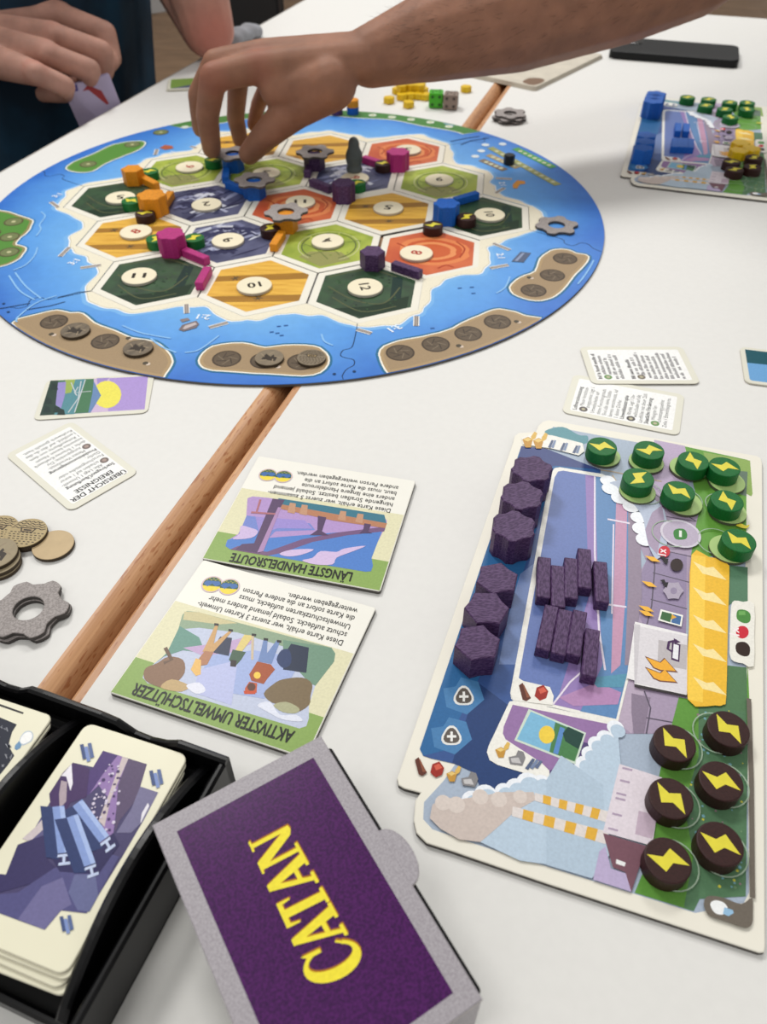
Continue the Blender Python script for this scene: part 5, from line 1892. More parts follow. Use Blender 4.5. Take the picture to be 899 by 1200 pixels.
award(0.0837, -0.3717, -0.1211, 'award card reading Längste Handelsroute with a bridge picture', 'LÄNGSTE HANDELSROUTE',
      [('Diese Karte erhält, wer zuerst 5 zusammen-', *R1([(765, 246), (305, 176)])), ('hängende Straßen besitzt. Sobald jemand', *R1([(773, 224), (328, 156)])), ('anders eine längere Handelsroute', *R1([(780, 203), (432, 149)])), ('baut, muss die Karte sofort an die', *R1([(787, 182), (443, 130)])), ('andere Person weitergegeben werden.', *R1([(794, 161), (412, 104)]))],
      art_bridge, R1([(622, 486), (170, 412)]), (142, 172, 92), R1([(302, 118), (360, 124)]))
award(0.0702, -0.4545, -0.2267, 'award card reading Aktivster Umweltschützer with people cleaning up', 'AKTIVSTER UMWELTSCHÜTZER',
      [('Diese Karte erhält, wer zuerst 3 Karten Umwelt-', *R2([(748, 240), (300, 118)])), ('schutz aufdeckt. Sobald jemand anders mehr', *R2([(760, 216), (335, 101)])), ('Umweltschutzkarten aufdeckt, muss', *R2([(771, 191), (428, 98)])), ('die Karte sofort an die andere Person', *R2([(784, 165), (440, 77)])), ('weitergegeben werden.', *R2([(793, 142), (578, 92)]))],
      art_clean, R2([(598, 522), (106, 372)]), (142, 172, 92), R2([(340, 66), (393, 74)]))

# ------------------------------------------------------------------ black card tray
M_BLK = mat('black_plastic', (9, 9, 11), 0.33, 0.1, 500, spec=0.3)
ang_t = math.radians(-13.9)
TRZ = 0.026
p0 = U(268, 885, TRZ)                       # back right corner of the rim
tray = empty('card_tray', (p0.x, p0.y, 0.0003), 'black plastic card tray with curved dividers and two card stacks', 'card tray', rz=ang_t)
TW, TL = 0.170, 0.0895                       # local: x to the left is negative, y towards the camera is negative
M_BLK2 = mat('black_plastic_matt', (8, 8, 9), 0.5, 0.1, 500, spec=0.22)
link('floor_plate', bm_mesh('floor_plate', box_bm(-TW, 0, -TL, 0, 0, 0.0030, .0008), M_BLK2), tray)


def wall_profile(name, along, length, zfun, thick, at, n=26):
    """wall whose top edge follows zfun(t), t in 0..1 along its length"""
    v, f = [], []
    for i in range(n + 1):
        t = i / n
        zt = zfun(t)
        s = -length * t
        for off, zz in ((0, 0.002), (thick, 0.002), (thick, zt - .001), (thick - .001, zt), (.001, zt), (0, zt - .001)):
            v.append((at[0] + off, s + at[1], zz) if along == 'y' else (s + at[0], at[1] + off, zz))
    for i in range(n):
        for k in range(6):
            a, b = i * 6 + k, i * 6 + (k + 1) % 6
            f.append((a, b, b + 6, a + 6))
    f += [tuple(range(6))[::-1], tuple(range(n * 6, n * 6 + 6))]
    me = mesh(name, v, f, M_BLK)
    bm = bmesh.new(); bm.from_mesh(me)
    bmesh.ops.recalc_face_normals(bm, faces=bm.faces)
    bm.to_mesh(me); bm.free()
    return link(name, me, tray)


arch = lambda lo, hi: (lambda t: lo + (hi - lo) * math.sin(math.pi * min(1, max(0, t))) ** 0.8)
wall_profile('rim_wall', 'y', TL, lambda t: 0.024, .003, (-.003, 0))
wall_profile('rim_wall', 'x', TW, lambda t: 0.0255 - (0.006 * math.exp(-((t * TW - .034) / .010) ** 4) + .006 * math.exp(-((t * TW - .098) / .010) ** 4)), .003, (0, -.003))
wall_profile('rim_wall', 'x', TW, lambda t: 0.012, .003, (0, -TL))
wall_profile('rim_wall', 'y', TL, lambda t: 0.024, .003, (-TW, 0))
# inner slope behind the back rim, curved dividers
link('back_ledge', bm_mesh('back_ledge', box_bm(-TW + .003, -.003, -.0100, -.003, .0030, .0150, .002), M_BLK2), tray)
for x in (-.0106, -.0655, -.124):
    wall_profile('divider', 'y', TL - .003, arch(0.0165, 0.0325), .0038, (x, -.0015))
for x in (-.0700, -.1280):
    wall_profile('divider_flange', 'y', TL - .006, arch(0.008, 0.0190), .0035, (x, -.003))

# steel resource cards: a little stack, slightly fanned
CW, CL = 0.0425, 0.0745
F = crop(0, 780, 280, 800)
SZ = 0.0235
tl, bl = U(101.5, 846, SZ).xy, U(-53.6, 1091.5, SZ).xy
yd = (tl - bl).normalized()
yd = Vector(rot2(yd, math.radians(-2.4)))
xd = Vector((yd.y, -yd.x))
ctr = tl + xd * CW / 2 - yd * CL / 2
ca = math.atan2(xd.y, xd.x)
M_STK = mat('stack_card', (234, 230, 204), .38, .01, 80)
for i, (dx, dy, da) in enumerate(((.0012, -.0048, .02), (.0004, -.0030, -.01), (.0008, -.0012, .012), (0, 0, 0))):
    zz = SZ - (4 - i) * .0012
    lab = 'steel resource card in the tray, ' + ('lowest of its stack', 'second from below', 'just under the top card', 'topmost, with purple mountains and blue beams')[i]
    root, pr, loc = card('resource_card', ctr.x + xd.x * dx + yd.x * dy, ctr.y + xd.y * dx + yd.y * dy, ca + da, CW, CL, lab, group='steel cards in the tray', z=zz, t=.0011, r=.0034, rgbm=M_STK)
    if i == 3:
        top_pr, top_root = pr, root
pr = top_pr
X = lambda pts, rgb, up=True: pr.px(F(pts), rgb, up)
X([(245, 325), (312, 340), (345, 285), (395, 300), (492, 330), (470, 405), (530, 425), (480, 520), (410, 640), (330, 770), (290, 830), (205, 820), (150, 885), (0, 830), (-140, 780), (-100, 690), (30, 735), (20, 725), (110, 555)], (74, 68, 108))
X([(345, 285), (395, 300), (385, 360), (300, 430), (235, 460), (240, 420), (312, 340)], (78, 58, 116))
X([(395, 300), (430, 312), (400, 400), (380, 560), (330, 600), (360, 440), (330, 400), (300, 430), (340, 370)], (150, 122, 176))
X([(410, 305), (430, 312), (395, 390), (370, 450), (350, 540), (330, 520), (365, 430)], (204, 190, 190))
X([(430, 312), (492, 330), (470, 405), (480, 420), (400, 520), (385, 560), (395, 400)], (92, 78, 108))
X([(470, 405), (530, 425), (480, 520), (440, 560), (390, 560), (440, 480)], (120, 116, 150))
X([(495, 460), (475, 495), (470, 530), (500, 470)], (236, 232, 240), False)
X([(245, 325), (300, 345), (290, 440), (235, 460), (180, 560), (165, 430), (210, 360)], (70, 48, 96))
X([(240, 330), (244, 395), (236, 420), (222, 372), (205, 370)], (238, 234, 242), False)
X([(205, 385), (225, 390), (222, 455), (200, 480), (198, 430)], (176, 160, 168), False)
X([(110, 555), (165, 470), (180, 560), (160, 640), (60, 730), (30, 735), (20, 725)], (96, 92, 134))
X([(120, 540), (155, 500), (150, 545), (100, 590), (75, 580)], (206, 194, 196), False)
X([(60, 600), (170, 560), (160, 650), (210, 700), (0, 760), (-100, 690), (20, 700)], (58, 52, 96))
X([(180, 680), (330, 620), (400, 640), (330, 770), (290, 830), (205, 820), (150, 885), (0, 830), (-140, 780), (60, 760)], (84, 82, 130))
X([(140, 740), (210, 710), (240, 800), (205, 820), (150, 885), (60, 850)], (112, 108, 152))
X([(250, 700), (320, 700), (330, 770), (300, 825), (260, 820), (230, 760)], (104, 108, 150))
X([(230, 520), (300, 640), (380, 560), (400, 600), (330, 700), (200, 690), (160, 620)], (50, 46, 90))
rnd = random.Random(9)
for k in range(70):
    u, v = 300 + rnd.random() * 110, 330 + rnd.random() * 230
    if abs((u - 360) + (v - 440) * .25) < 45:
        c1 = U(*F([(u, v)])[0], pr.z)
        pr.poly(circle(c1.x, c1.y, .0003 + rnd.random() * .0004, 5), rnd.choice([(214, 204, 224), (70, 52, 100)]), False)
pr.next()


def beam(x0, y0, x1, y1, w, f=F):
    """printed I-beam from its far end to its near end"""
    d = Vector((x1 - x0, y1 - y0)).normalized()
    n = Vector((-d.y, d.x)) * w
    a, b = Vector((x0, y0)), Vector((x1, y1))
    q = lambda *v: f([(p.x, p.y) for p in v])
    l0 = pr.layer
    pr.px(q(a + n * .5, b + n * .5 + d * w * .5, b + n * 1.5 + d * w * .2, a + n * 1.5 - d * w * .2), (48, 62, 108), False)
    pr.layer = l0 + 1
    pr.px(q(a - n * .5, a + n * .5, b + n * .5, b - n * .5), (136, 158, 212), False)
    pr.layer = l0 + 2
    pr.px(q(a - n * .5 + d * 6, a - n * .1, b - n * .1, b - n * .5), (168, 188, 232), False)
    e = b + d * 4
    for k0, k1, j0, j1 in ((-.5, .5, 0, .22), (-.12, .12, .2, .7), (-.5, .5, .68, .92)):
        pr.px(q(e + n * k0 + d * w * j0, e + n * k1 + d * w * j0, e + n * (k1 + .08) + d * w * j1, e + n * (k0 + .08) + d * w * j1), (196, 208, 236), False)
    pr.layer = l0


beam(260, 460, 350, 582, 40); pr.layer += 3
beam(196, 472, 214, 628, 40); pr.layer += 3
beam(243, 504, 302, 668, 40); pr.layer += 3
for cx_, cy_ in ((290, 292), (522, 380), (222, 868), (-60, 700)):
    for k, (dx, dy) in enumerate(((-14, -2), (0, 6), (12, -6))):
        X([(cx_ + dx - 8, cy_ + dy - 24), (cx_ + dx + 4, cy_ + dy - 26), (cx_ + dx + 14, cy_ + dy + 22), (cx_ + dx + 2, cy_ + dy + 26)], ((70, 86, 130), (128, 148, 200), (92, 110, 156))[k], False)
pr.build('card_print', top_root)

# the invention cards in the next compartment
G8 = crop(0, 780, 130, 867)
SZ2 = 0.0250
tr2 = U(*G8([(418, 392)])[0], SZ2).xy
br2 = tr2 - yd * CL
ctr2 = tr2 - xd * CW / 2 - yd * CL / 2
for i, (dx, dy) in enumerate(((.0, -.003), (.0006, -.0015), (0, 0))):
    lab = 'cream card with dark chalk print in the tray, ' + ('lowest of its stack', 'middle of its stack', 'topmost, with a light bulb')[i]
    root, pr, loc = card('resource_card', ctr2.x + xd.x * dx + yd.x * dy, ctr2.y + xd.y * dx + yd.y * dy, ca, CW, CL, lab, group='science cards in the tray', z=SZ2 - (3 - i) * .0012, t=.0011, r=.0030, rgbm=M_STK)
X = lambda pts, rgb, up=True: pr.px(G8(pts), rgb, up)
X([(-200, 210), (0, 300), (185, 366), (180, 380), (0, 318), (-200, 230)], (40, 38, 42))
X([(-200, 330), (-120, 330), (0, 405), (132, 460), (95, 520), (72, 600), (80, 650), (112, 705), (60, 780), (-120, 1000), (-500, 900)], (38, 42, 56))
for a in ([(60, 515), (52, 485), (30, 492), (50, 500)], [(20, 470), (5, 480), (20, 490)], [(-10, 465), (-25, 480), (-10, 485)], [(90, 640), (70, 610), (62, 640), (45, 612)], [(75, 722), (95, 690), (82, 735)], [(55, 700), (40, 690), (55, 725)], [(30, 790), (15, 775)], [(15, 792), (32, 772)], [(0, 560), (-20, 565)]):
    pr.line(xy(G8(a), pr.z), .0003, (150, 152, 160))
X(spline([(150, 590), (168, 545), (205, 512), (245, 515), (262, 545), (248, 590), (205, 615), (180, 625), (155, 620)], 4), (196, 206, 214))
X(spline([(158, 592), (172, 552), (208, 522), (240, 524), (252, 548), (240, 584), (205, 605), (178, 612)], 4), (248, 248, 246))
X([(118, 625), (150, 590), (168, 620), (160, 645), (130, 662), (114, 650)], (110, 150, 186))
pr.build('card_print', root)

# ------------------------------------------------------------------ purple CATAN card box
BXZ = 0.0385
q0, q1, q2 = U(178, 967, BXZ).xy, U(376, 862, BXZ).xy, U(574, 1165, BXZ).xy
e1 = (q1 - q0).normalized()
e2 = Vector((e1.y, -e1.x))
wbx, lbx = (q1 - q0).length, (q2 - q1).dot(e2)
cb = (q0 + q1) / 2 + e2 * lbx / 2
ab = math.atan2(e1.y, e1.x)
box = empty('card_box', (cb.x, cb.y, .0003), 'purple card box with grey border and yellow CATAN lettering', 'card box', rz=ab)
M_GRY = mat('grey_box_card', (150, 144, 150), 0.42, scale=1600, rgb2=(172, 167, 172))
M_PUR = mat('purple_box_print', (54, 8, 68), 0.27, scale=1300, rgb2=(80, 20, 94), spec=0.35, detail=6)
hw, hl = wbx / 2, lbx / 2
lid = [(-hw, -hl), (hw, -hl)]
# right long edge carries the round thumb tab
tabc = -hl + lbx * .42
lid = [(hw, -hl), (hw, hl), (-hw, hl), (-hw, -hl)]
tq = U(470, 1000, BXZ).xy - cb
tx, ty = rot2((tq.x, tq.y), -ab)
link('lid', prism('lid', lid, BXZ - .0018, BXZ - .0003, [M_GRY, mat('box_card_edge', (206, 200, 196), .7)], .0003, side_mat=1), box)
tab_pts = [(hw - .0005, ty + .0105 * math.cos(a)) if False else (hw - .0008 + .0066 * math.sin(a) ** .8, ty + .0098 * math.cos(a)) for a in [math.pi * i / 20 for i in range(21)]]
link('thumb_tab', prism('thumb_tab', tab_pts, BXZ - .0019, BXZ - .0005, [M_GRY, mat('box_card_edge', (206, 200, 196))], .0003, side_mat=1), box)
link('tray_body', bm_mesh('tray_body', box_bm(-hw + .016, hw + .0015, -hl + .002, hl - .0045, 0, BXZ - .0019, .001), M_BLK2), box)
link('end_flap', bm_mesh('end_flap', box_bm(-hw + .016, hw - .0002, -hl, -hl + .0015, .0005, BXZ - .0019, .0003), M_GRY), box)
pm = .0060
pur = mesh('purple_panel', [(-hw + pm, -hl + pm * .9, BXZ - .00024), (hw - pm, -hl + pm * .9, BXZ - .00024), (hw - pm, hl - pm, BXZ - .00024), (-hw + pm, hl - pm, BXZ - .00024)], [(0, 1, 2, 3)], M_PUR)
link('purple_panel', pur, box)
# lettering
Gc = crop(170, 850, 590)
B0, B1, T0_, T1_ = (556, 606), (355, 246), (428, 668), (260, 297)
pr = Print(BXZ - .00020)


def wp(s, t):
    """s along the word 0..1, t from baseline 0 to cap height 1 -> local point on the box"""
    x = (B0[0] * (1 - s) + B1[0] * s) * (1 - t) + (T0_[0] * (1 - s) + T1_[0] * s) * t
    y = (B0[1] * (1 - s) + B1[1] * s) * (1 - t) + (T0_[1] * (1 - s) + T1_[1] * s) * t
    q = U(*Gc([(x, y)])[0], BXZ).xy - cb
    return rot2((q.x, q.y), -ab)


def arcp(cx, cy, rx, ry, a0, a1, n=22):
    return [(cx + rx * math.cos(math.radians(a0 + (a1 - a0) * i / n)), cy + ry * math.sin(math.radians(a0 + (a1 - a0) * i / n))) for i in range(n + 1)]


LET = {
    'C': [arcp(.52, .5, .50, .56, 38, 322) + arcp(.62, .5, .28, .44, 318, 42), [(.86, .60), (.97, .60), (.97, 1.0), (.90, .93), (.84, .84)], [(.90, .18), (.98, .26), (.94, .30), (.80, .16)]],
    'A': [[(.36, 1.02), (.58, 1.02), (.99, .05), (.68, .05)], [(.38, 1.02), (.50, .86), (.21, .05), (.07, .05)], [(.22, .27), (.74, .27), (.70, .37), (.26, .37)], [(-.04, 0), (.34, 0), (.34, .075), (-.04, .075)], [(.58, 0), (1.08, 0), (1.08, .075), (.58, .075)]],
    'T': [[(.34, .05), (.66, .05), (.66, .95), (.34, .95)], [(.0, .89), (1.0, .89), (1.0, 1.0), (.0, 1.0)], [(.0, .70), (.07, .70), (.14, .93), (.0, .95)], [(1.0, .70), (.93, .70), (.86, .93), (1.0, .95)], [(.20, 0), (.80, 0), (.80, .075), (.20, .075)]],
    'N': [[(.07, .05), (.20, .05), (.20, .92), (.07, .95)], [(.80, .0), (.93, .0), (.93, .95), (.80, .95)], [(.0, 1.0), (.34, 1.0), (.93, .0), (.80, -.02), (.64, .05), (.07, .93)], [(-.04, 0), (.34, 0), (.34, .075), (-.04, .075)], [(.70, .945), (1.04, .945), (1.04, 1.0), (.70, 1.0)], [(-.04, .945), (.2, .945), (.2, 1.0), (-.04, 1.0)]]}
pos = [('C', .0, .235), ('A', .235, .20), ('T', .425, .165), ('A', .60, .20), ('N', .80, .20)]
for rgb, grow_ in (((170, 104, 20), .02), ((242, 226, 60), 0)):
    for ch, s0, w_ in pos:
        for poly in LET[ch]:
            cxm = sum(q[0] for q in poly) / len(poly)
            cym = sum(q[1] for q in poly) / len(poly)
            pts = []
            for a, b in poly:
                if grow_:
                    a, b = a + .045, b - .025
                q = [wp(s0 + a * w_, b)]
                pts += q
            pr.poly(pts, rgb, False)
    pr.next()
pr.build('lettering', box)

# ------------------------------------------------------------------ phone and open booklet beyond the arm
ph = [U(*q, .0085).xy for q in ((714, 60), (762, 47.5), (866, 55), (867, 72))]
ex = (ph[3] - ph[0]).normalized()
L_ = (ph[3] - ph[0]).length
ey = Vector((-ex.y, ex.x))
pc = ph[0] + ex * L_ / 2 + ey * .037
phone = empty('smartphone', (pc.x, pc.y, .0003), 'black smartphone lying face down behind the blue player board', 'phone', rz=math.atan2(ex.y, ex.x))
link('phone_body', prism('phone_body', round_rect(L_, .074, .010, 6), 0, .0088, mat('phone_black', (11, 12, 14), .45, .05, 100, spec=.25), .0018, 3), phone)
link('camera_bump', prism('camera_bump', [(x - L_ / 2 + .022, y + .018) for x, y in round_rect(.030, .028, .007, 5)], .0086, .0098, mat('phone_glass', (12, 13, 16), .12), .0006, 2), phone)

bk = [U(*q, .004).xy for q in ((592, 96), (628, 103), (704, 66))]
ex = (bk[2] - bk[1]).normalized()
ey = (bk[0] - bk[1]).normalized()
ey = Vector((-ex.y, ex.x))
L_, D_b = (bk[2] - bk[1]).length + .01, .15
bc = bk[1] + ex * L_ / 2 + ey * D_b / 2
book = empty('booklet', (bc.x, bc.y, .0003), 'cream booklet with worn edges lying under the reaching arm', 'booklet', rz=math.atan2(ex.y, ex.x))
for i in range(4):
    o_ = .0012 * i
    link('page', prism('page', round_rect(L_ - o_, D_b - o_ * .7, .004), .0011 * i, .0011 * i + .0009, mat('booklet_paper', (204, 196, 180), .6, .08, 60), .0002), book)
link('cover_stain', prism('cover_stain', [(x - L_ / 2 + .018, y - D_b / 2 + .012) for x, y in spline([(-.012, -.006), (.008, -.008), (.016, .0), (.008, .012), (-.010, .010)], 5)], .0042, .00425, mat('booklet_brown', (120, 92, 70), .6)), book)

# ------------------------------------------------------------------ people
def capsule(bm, p, q, r0_, r1_, n=14, flat=None):
    """tapered round-ended limb between p and q; flat=(axis, factor) squashes it across an axis"""
    p, q = Vector(p), Vector(q)
    d = q - p
    L = d.length
    if L < 1e-6:
        d = Vector((0, 0, 1)); L = 1e-6
    d.normalize()
    a = d.orthogonal().normalized()
    b = d.cross(a)
    st = []
    for i in range(5):
        t = math.pi / 2 * i / 5
        st.append((-r0_ * math.cos(t), r0_ * math.sin(t)))
    st.append((0, r0_))
    st.append((L, r1_))
    for i in range(1, 6):
        t = math.pi / 2 * i / 5
        st.append((L + r1_ * math.sin(t), r1_ * math.cos(t)))
    prev = None
    for s, r in st:
        if r < 1e-5:
            ring = [bm.verts.new(p + d * s)]
        else:
            ring = []
            for k in range(n):
                w = a * math.cos(2 * math.pi * k / n) * r + b * math.sin(2 * math.pi * k / n) * r
                if flat:
                    ax = Vector(flat[0])
                    w = w - ax * w.dot(ax) * (1 - flat[1])
                ring.append(bm.verts.new(p + d * s + w))
        if prev:
            if len(prev) == 1:
                for k in range(n):
                    bm.faces.new((prev[0], ring[(k + 1) % n], ring[k]))
            elif len(ring) == 1:
                for k in range(n):
                    bm.faces.new((prev[k], prev[(k + 1) % n], ring[0]))
            else:
                for k in range(n):
                    bm.faces.new((prev[k], prev[(k + 1) % n], ring[(k + 1) % n], ring[k]))
        prev = ring


def chain(bm, pts, radii, **k):
    for i in range(len(pts) - 1):
        capsule(bm, pts[i], pts[i + 1], radii[i], radii[i + 1], **k)


def blob(bm, c, rx, ry, rz_, M=None):
    tmp = bmesh.new()
    bmesh.ops.create_uvsphere(tmp, u_segments=20, v_segments=12, radius=1)
    for v in tmp.verts:
        w = Vector((v.co.x * rx, v.co.y * ry, v.co.z * rz_))
        v.co = (M @ w if M else w) + Vector(c)
    me = bpy.data.meshes.new('tmp'); tmp.to_mesh(me); tmp.free()
    bm.from_mesh(me); bpy.data.meshes.remove(me)


def organic(name, bm, m, parent, voxel, smooth=6, loc=(0, 0, 0)):
    """one continuous skin over the overlapping limb volumes"""
    bmesh.ops.translate(bm, vec=-Vector(loc), verts=bm.verts)
    o = link(name, bm_mesh(name, bm, m), parent)
    r = o.modifiers.new('skin', 'REMESH')
    r.mode = 'VOXEL'
    r.voxel_size = voxel
    r.use_smooth_shade = True
    s = o.modifiers.new('smooth', 'SMOOTH')
    s.factor = 0.5
    s.iterations = smooth
    return o


def skin_mat(name, rgb, red, spots, loc):
    m = bpy.data.materials.new(name)
    m.use_nodes = True
    nt = m.node_tree
    b = nt.nodes['Principled BSDF']
    b.inputs['Roughness'].default_value = 0.6
    b.inputs['Specular IOR Level'].default_value = 0.3
    b.inputs['Subsurface Weight'].default_value = 0.12
    b.inputs['Subsurface Radius'].default_value = (0.010, 0.004, 0.002)
    b.inputs['Subsurface Scale'].default_value = 0.5
    tc = nt.nodes.new('ShaderNodeTexCoord')
    nz = nt.nodes.new('ShaderNodeTexNoise')
    nz.inputs['Scale'].default_value = 55
    nz.inputs['Detail'].default_value = 6
    nt.links.new(tc.outputs['Object'], nz.inputs['Vector'])
    cr = nt.nodes.new('ShaderNodeValToRGB')
    cr.color_ramp.elements[0].position = .3
    cr.color_ramp.elements[1].position = .7
    cr.color_ramp.elements[0].color = (*lin([x * .92 for x in rgb]), 1)
    cr.color_ramp.elements[1].color = (*lin([min(255, x * 1.06) for x in rgb]), 1)
    nt.links.new(nz.outputs['Fac'], cr.inputs[0])
    last = cr.outputs[0]
    for c, rad in spots:            # reddened knuckles, elbow
        vm = nt.nodes.new('ShaderNodeVectorMath')
        vm.operation = 'DISTANCE'
        vm.inputs[1].default_value = Vector(c) - Vector(loc)
        nt.links.new(tc.outputs['Object'], vm.inputs[0])
        mr = nt.nodes.new('ShaderNodeMapRange')
        mr.inputs[1].default_value = rad * 0.3
        mr.inputs[2].default_value = rad
        mr.inputs[3].default_value = 0.75
        mr.inputs[4].default_value = 0.0
        nt.links.new(vm.outputs['Value'], mr.inputs[0])
        mx = nt.nodes.new('ShaderNodeMix')
        mx.data_type = 'RGBA'
        nt.links.new(mr.outputs[0], mx.inputs[0])
        nt.links.new(last, mx.inputs[6])
        mx.inputs[7].default_value = (*lin(red), 1)
        last = mx.outputs[2]
    nt.links.new(last, b.inputs['Base Color'])
    n2 = nt.nodes.new('ShaderNodeTexNoise')
    n2.inputs['Scale'].default_value = 420
    nt.links.new(tc.outputs['Object'], n2.inputs['Vector'])
    bp = nt.nodes.new('ShaderNodeBump')
    bp.inputs['Strength'].default_value = 0.25
    bp.inputs['Distance'].default_value = 0.0006
    nt.links.new(n2.outputs['Fac'], bp.inputs['Height'])
    nt.links.new(bp.outputs['Normal'], b.inputs['Normal'])
    return m


def head(bm, c, f, s=1.0):
    """head with brow, nose, mouth, chin, ears; f = facing direction"""
    f = Vector(f).normalized()
    side = Vector((0, 0, 1)).cross(f).normalized()
    up = f.cross(side)
    M = Matrix((side, f, up)).transposed()
    c = Vector(c)
    blob(bm, c, .076 * s, .096 * s, .108 * s, M)
    blob(bm, c + f * .020 * s - up * .055 * s, .060 * s, .072 * s, .062 * s, M)
    capsule(bm, c + f * .094 * s + up * .012 * s, c + f * .112 * s - up * .026 * s, .009 * s, .014 * s)
    capsule(bm, c + f * .085 * s - up * .058 * s - side * .020 * s, c + f * .085 * s - up * .058 * s + side * .020 * s, .009 * s, .009 * s)
    capsule(bm, c + f * .080 * s - up * .095 * s, c + f * .080 * s - up * .097 * s, .020 * s, .020 * s)
    capsule(bm, c + f * .086 * s + up * .022 * s - side * .035 * s, c + f * .086 * s + up * .022 * s + side * .035 * s, .011 * s, .011 * s)
    for k in (-1, 1):
        blob(bm, c + side * k * .078 * s, .010 * s, .022 * s, .032 * s, M)
    return side, f, up


def face_parts(parent, c, f, loc, hair_rgb, tagname):
    f = Vector(f).normalized()
    side = Vector((0, 0, 1)).cross(f).normalized()
    up = f.cross(side)
    c = Vector(c)
    for k in (-1, 1):
        bm = bmesh.new()
        blob(bm, c + f * .083 + up * .004 + side * k * .032 - Vector(loc), .012, .012, .010)
        o = link('eye', bm_mesh('eye', bm, mat('eye_white', (226, 222, 216), .2), True), parent)
    bm = bmesh.new()
    M = Matrix((side, f, up)).transposed()
    blob(bm, c - f * .018 + up * .030, .084, .094, .098, M)
    organic('hair', bm, mat('hair_' + tagname, hair_rgb, .6, .2, 300), parent, .006, 3, loc)


# ---- the person reaching over the board
LB = (0.66, 0.42, FLOOR_Z)
PB = empty('person', LB, 'person reaching across the board with a bare hairy forearm to pick up a cog', 'person')
ttip, tip2, tmcp, tcmc = U(292, 180, .0235), U(313, 157, .043), U(345, 128, .062), U(388, 98, .085)
wrist = U(428, 70, .100)
imcp, ipip, idip, itip = U(306, 78, .094), U(250, 90, .090), U(243, 136, .055), U(248, 174, .0245)
mmcp, mpip, mdip, mtip = U(312, 64, .099), U(253, 74, .094), U(233, 112, .064), U(236, 150, .034)
rmcp = mmcp + Vector((.010, .022, -.006)); rpip = rmcp + Vector((-.043, .002, -.018)); rdip = U(276, 138, .034); rtip = U(282, 165, .0125)
pmcp = rmcp + Vector((.012, .018, -.010)); ppip = pmcp + Vector((-.032, .006, -.016)); pdip = U(303, 122, .042); ptip = U(297, 146, .022)
elbow, mid = U(815, -50, .150), U(605, 19, .121)
bm = bmesh.new()
chain(bm, [imcp, ipip, idip, itip], [.0130, .0116, .0102, .0088])
chain(bm, [mmcp, mpip, mdip, mtip], [.0126, .0112, .0098, .0086])
chain(bm, [rmcp, rpip, rdip, rtip], [.0110, .0096, .0085, .0076])
chain(bm, [pmcp, ppip, pdip, ptip], [.0100, .0084, .0074, .0066])
chain(bm, [tcmc, tmcp, tip2, ttip], [.0215, .0165, .0125, .0098])
capsule(bm, tcmc, (tmcp + imcp) / 2, .020, .016)
capsule(bm, tmcp, imcp, .013, .013)
for a, ra in ((imcp, .0128), (mmcp, .0125), (rmcp, .0118), (pmcp, .0108)):
    w0 = wrist + (a - imcp) * .45
    capsule(bm, w0, a, .0175, ra)
capsule(bm, (wrist + imcp) / 2 - Vector((0, 0, .012)), tmcp + Vector((.012, .008, .004)), .018, .014)
capsule(bm, (wrist + rmcp) / 2 - Vector((0, 0, .010)), (mmcp + rmcp) / 2 - Vector((-.01, 0, .012)), .018, .013)
AX = (mid - wrist).normalized()
w1 = wrist + Vector((.004, .010, 0))
m1 = U(500, 45, .108)
chain(bm, [w1, m1, mid, mid.lerp(elbow, .55), elbow], [.0240, .0335, .0425, .0485, .0475])
capsule(bm, mid.lerp(elbow, .2) + Vector((0, .008, -.002)), mid.lerp(elbow, .8) + Vector((0, .008, -.002)), .040, .042)
shB = Vector((.545, .315, .30))
chain(bm, [elbow, elbow.lerp(shB, .5), shB], [.0470, .050, .060])
# trunk, other arm and legs (beyond the frame)
pel, chst, nck = Vector((.70, .47, -.22)), Vector((.65, .44, .14)), Vector((.615, .425, .34))
capsule(bm, pel, chst, .145, .150, flat=((.94, -.2, .25), .72))
capsule(bm, shB + Vector((.02, .02, -.01)), shB + Vector((.13, .24, -.01)), .068, .068)
capsule(bm, nck, nck + Vector((-.015, 0, .09)), .058, .055)
hcB = Vector((.575, .415, .53))
fB = (-.92, -.25, -.28)
head(bm, hcB, fB)
sh2 = shB + Vector((.14, .25, -.01))
chain(bm, [sh2, sh2 + Vector((-.02, .07, -.28)), sh2 + Vector((-.22, .02, -.36))], [.056, .046, .030])
hb = sh2 + Vector((-.22, .02, -.36))
for k in range(4):
    a = hb + Vector((-.05, -.03 + .02 * k, -.008))
    chain(bm, [hb, a, a + Vector((-.035, 0, -.018)), a + Vector((-.045, 0, -.042))], [.02, .0105, .0095, .008])
chain(bm, [hb, hb + Vector((-.02, -.045, -.01)), hb + Vector((-.05, -.055, -.02))], [.018, .012, .009])
for k in (-1, 1):
    hip = pel + Vector((0, .09 * k, -.04))
    knee = hip + Vector((-.36, .04 * k - .05, .02))
    ank = Vector((knee.x + .04, knee.y, FLOOR_Z + .08))
    chain(bm, [hip, knee, ank], [.085, .062, .042])
    chain(bm, [ank - Vector((0, 0, .03)), ank + Vector((-.15, 0, -.05))], [.042, .030])
SK_B = skin_mat('skin_tan', (150, 106, 84), (154, 92, 76), [(imcp, .02), (ipip, .018)], LB)
BODY_B = organic('body', bm, SK_B, PB, .0022, 5, LB)
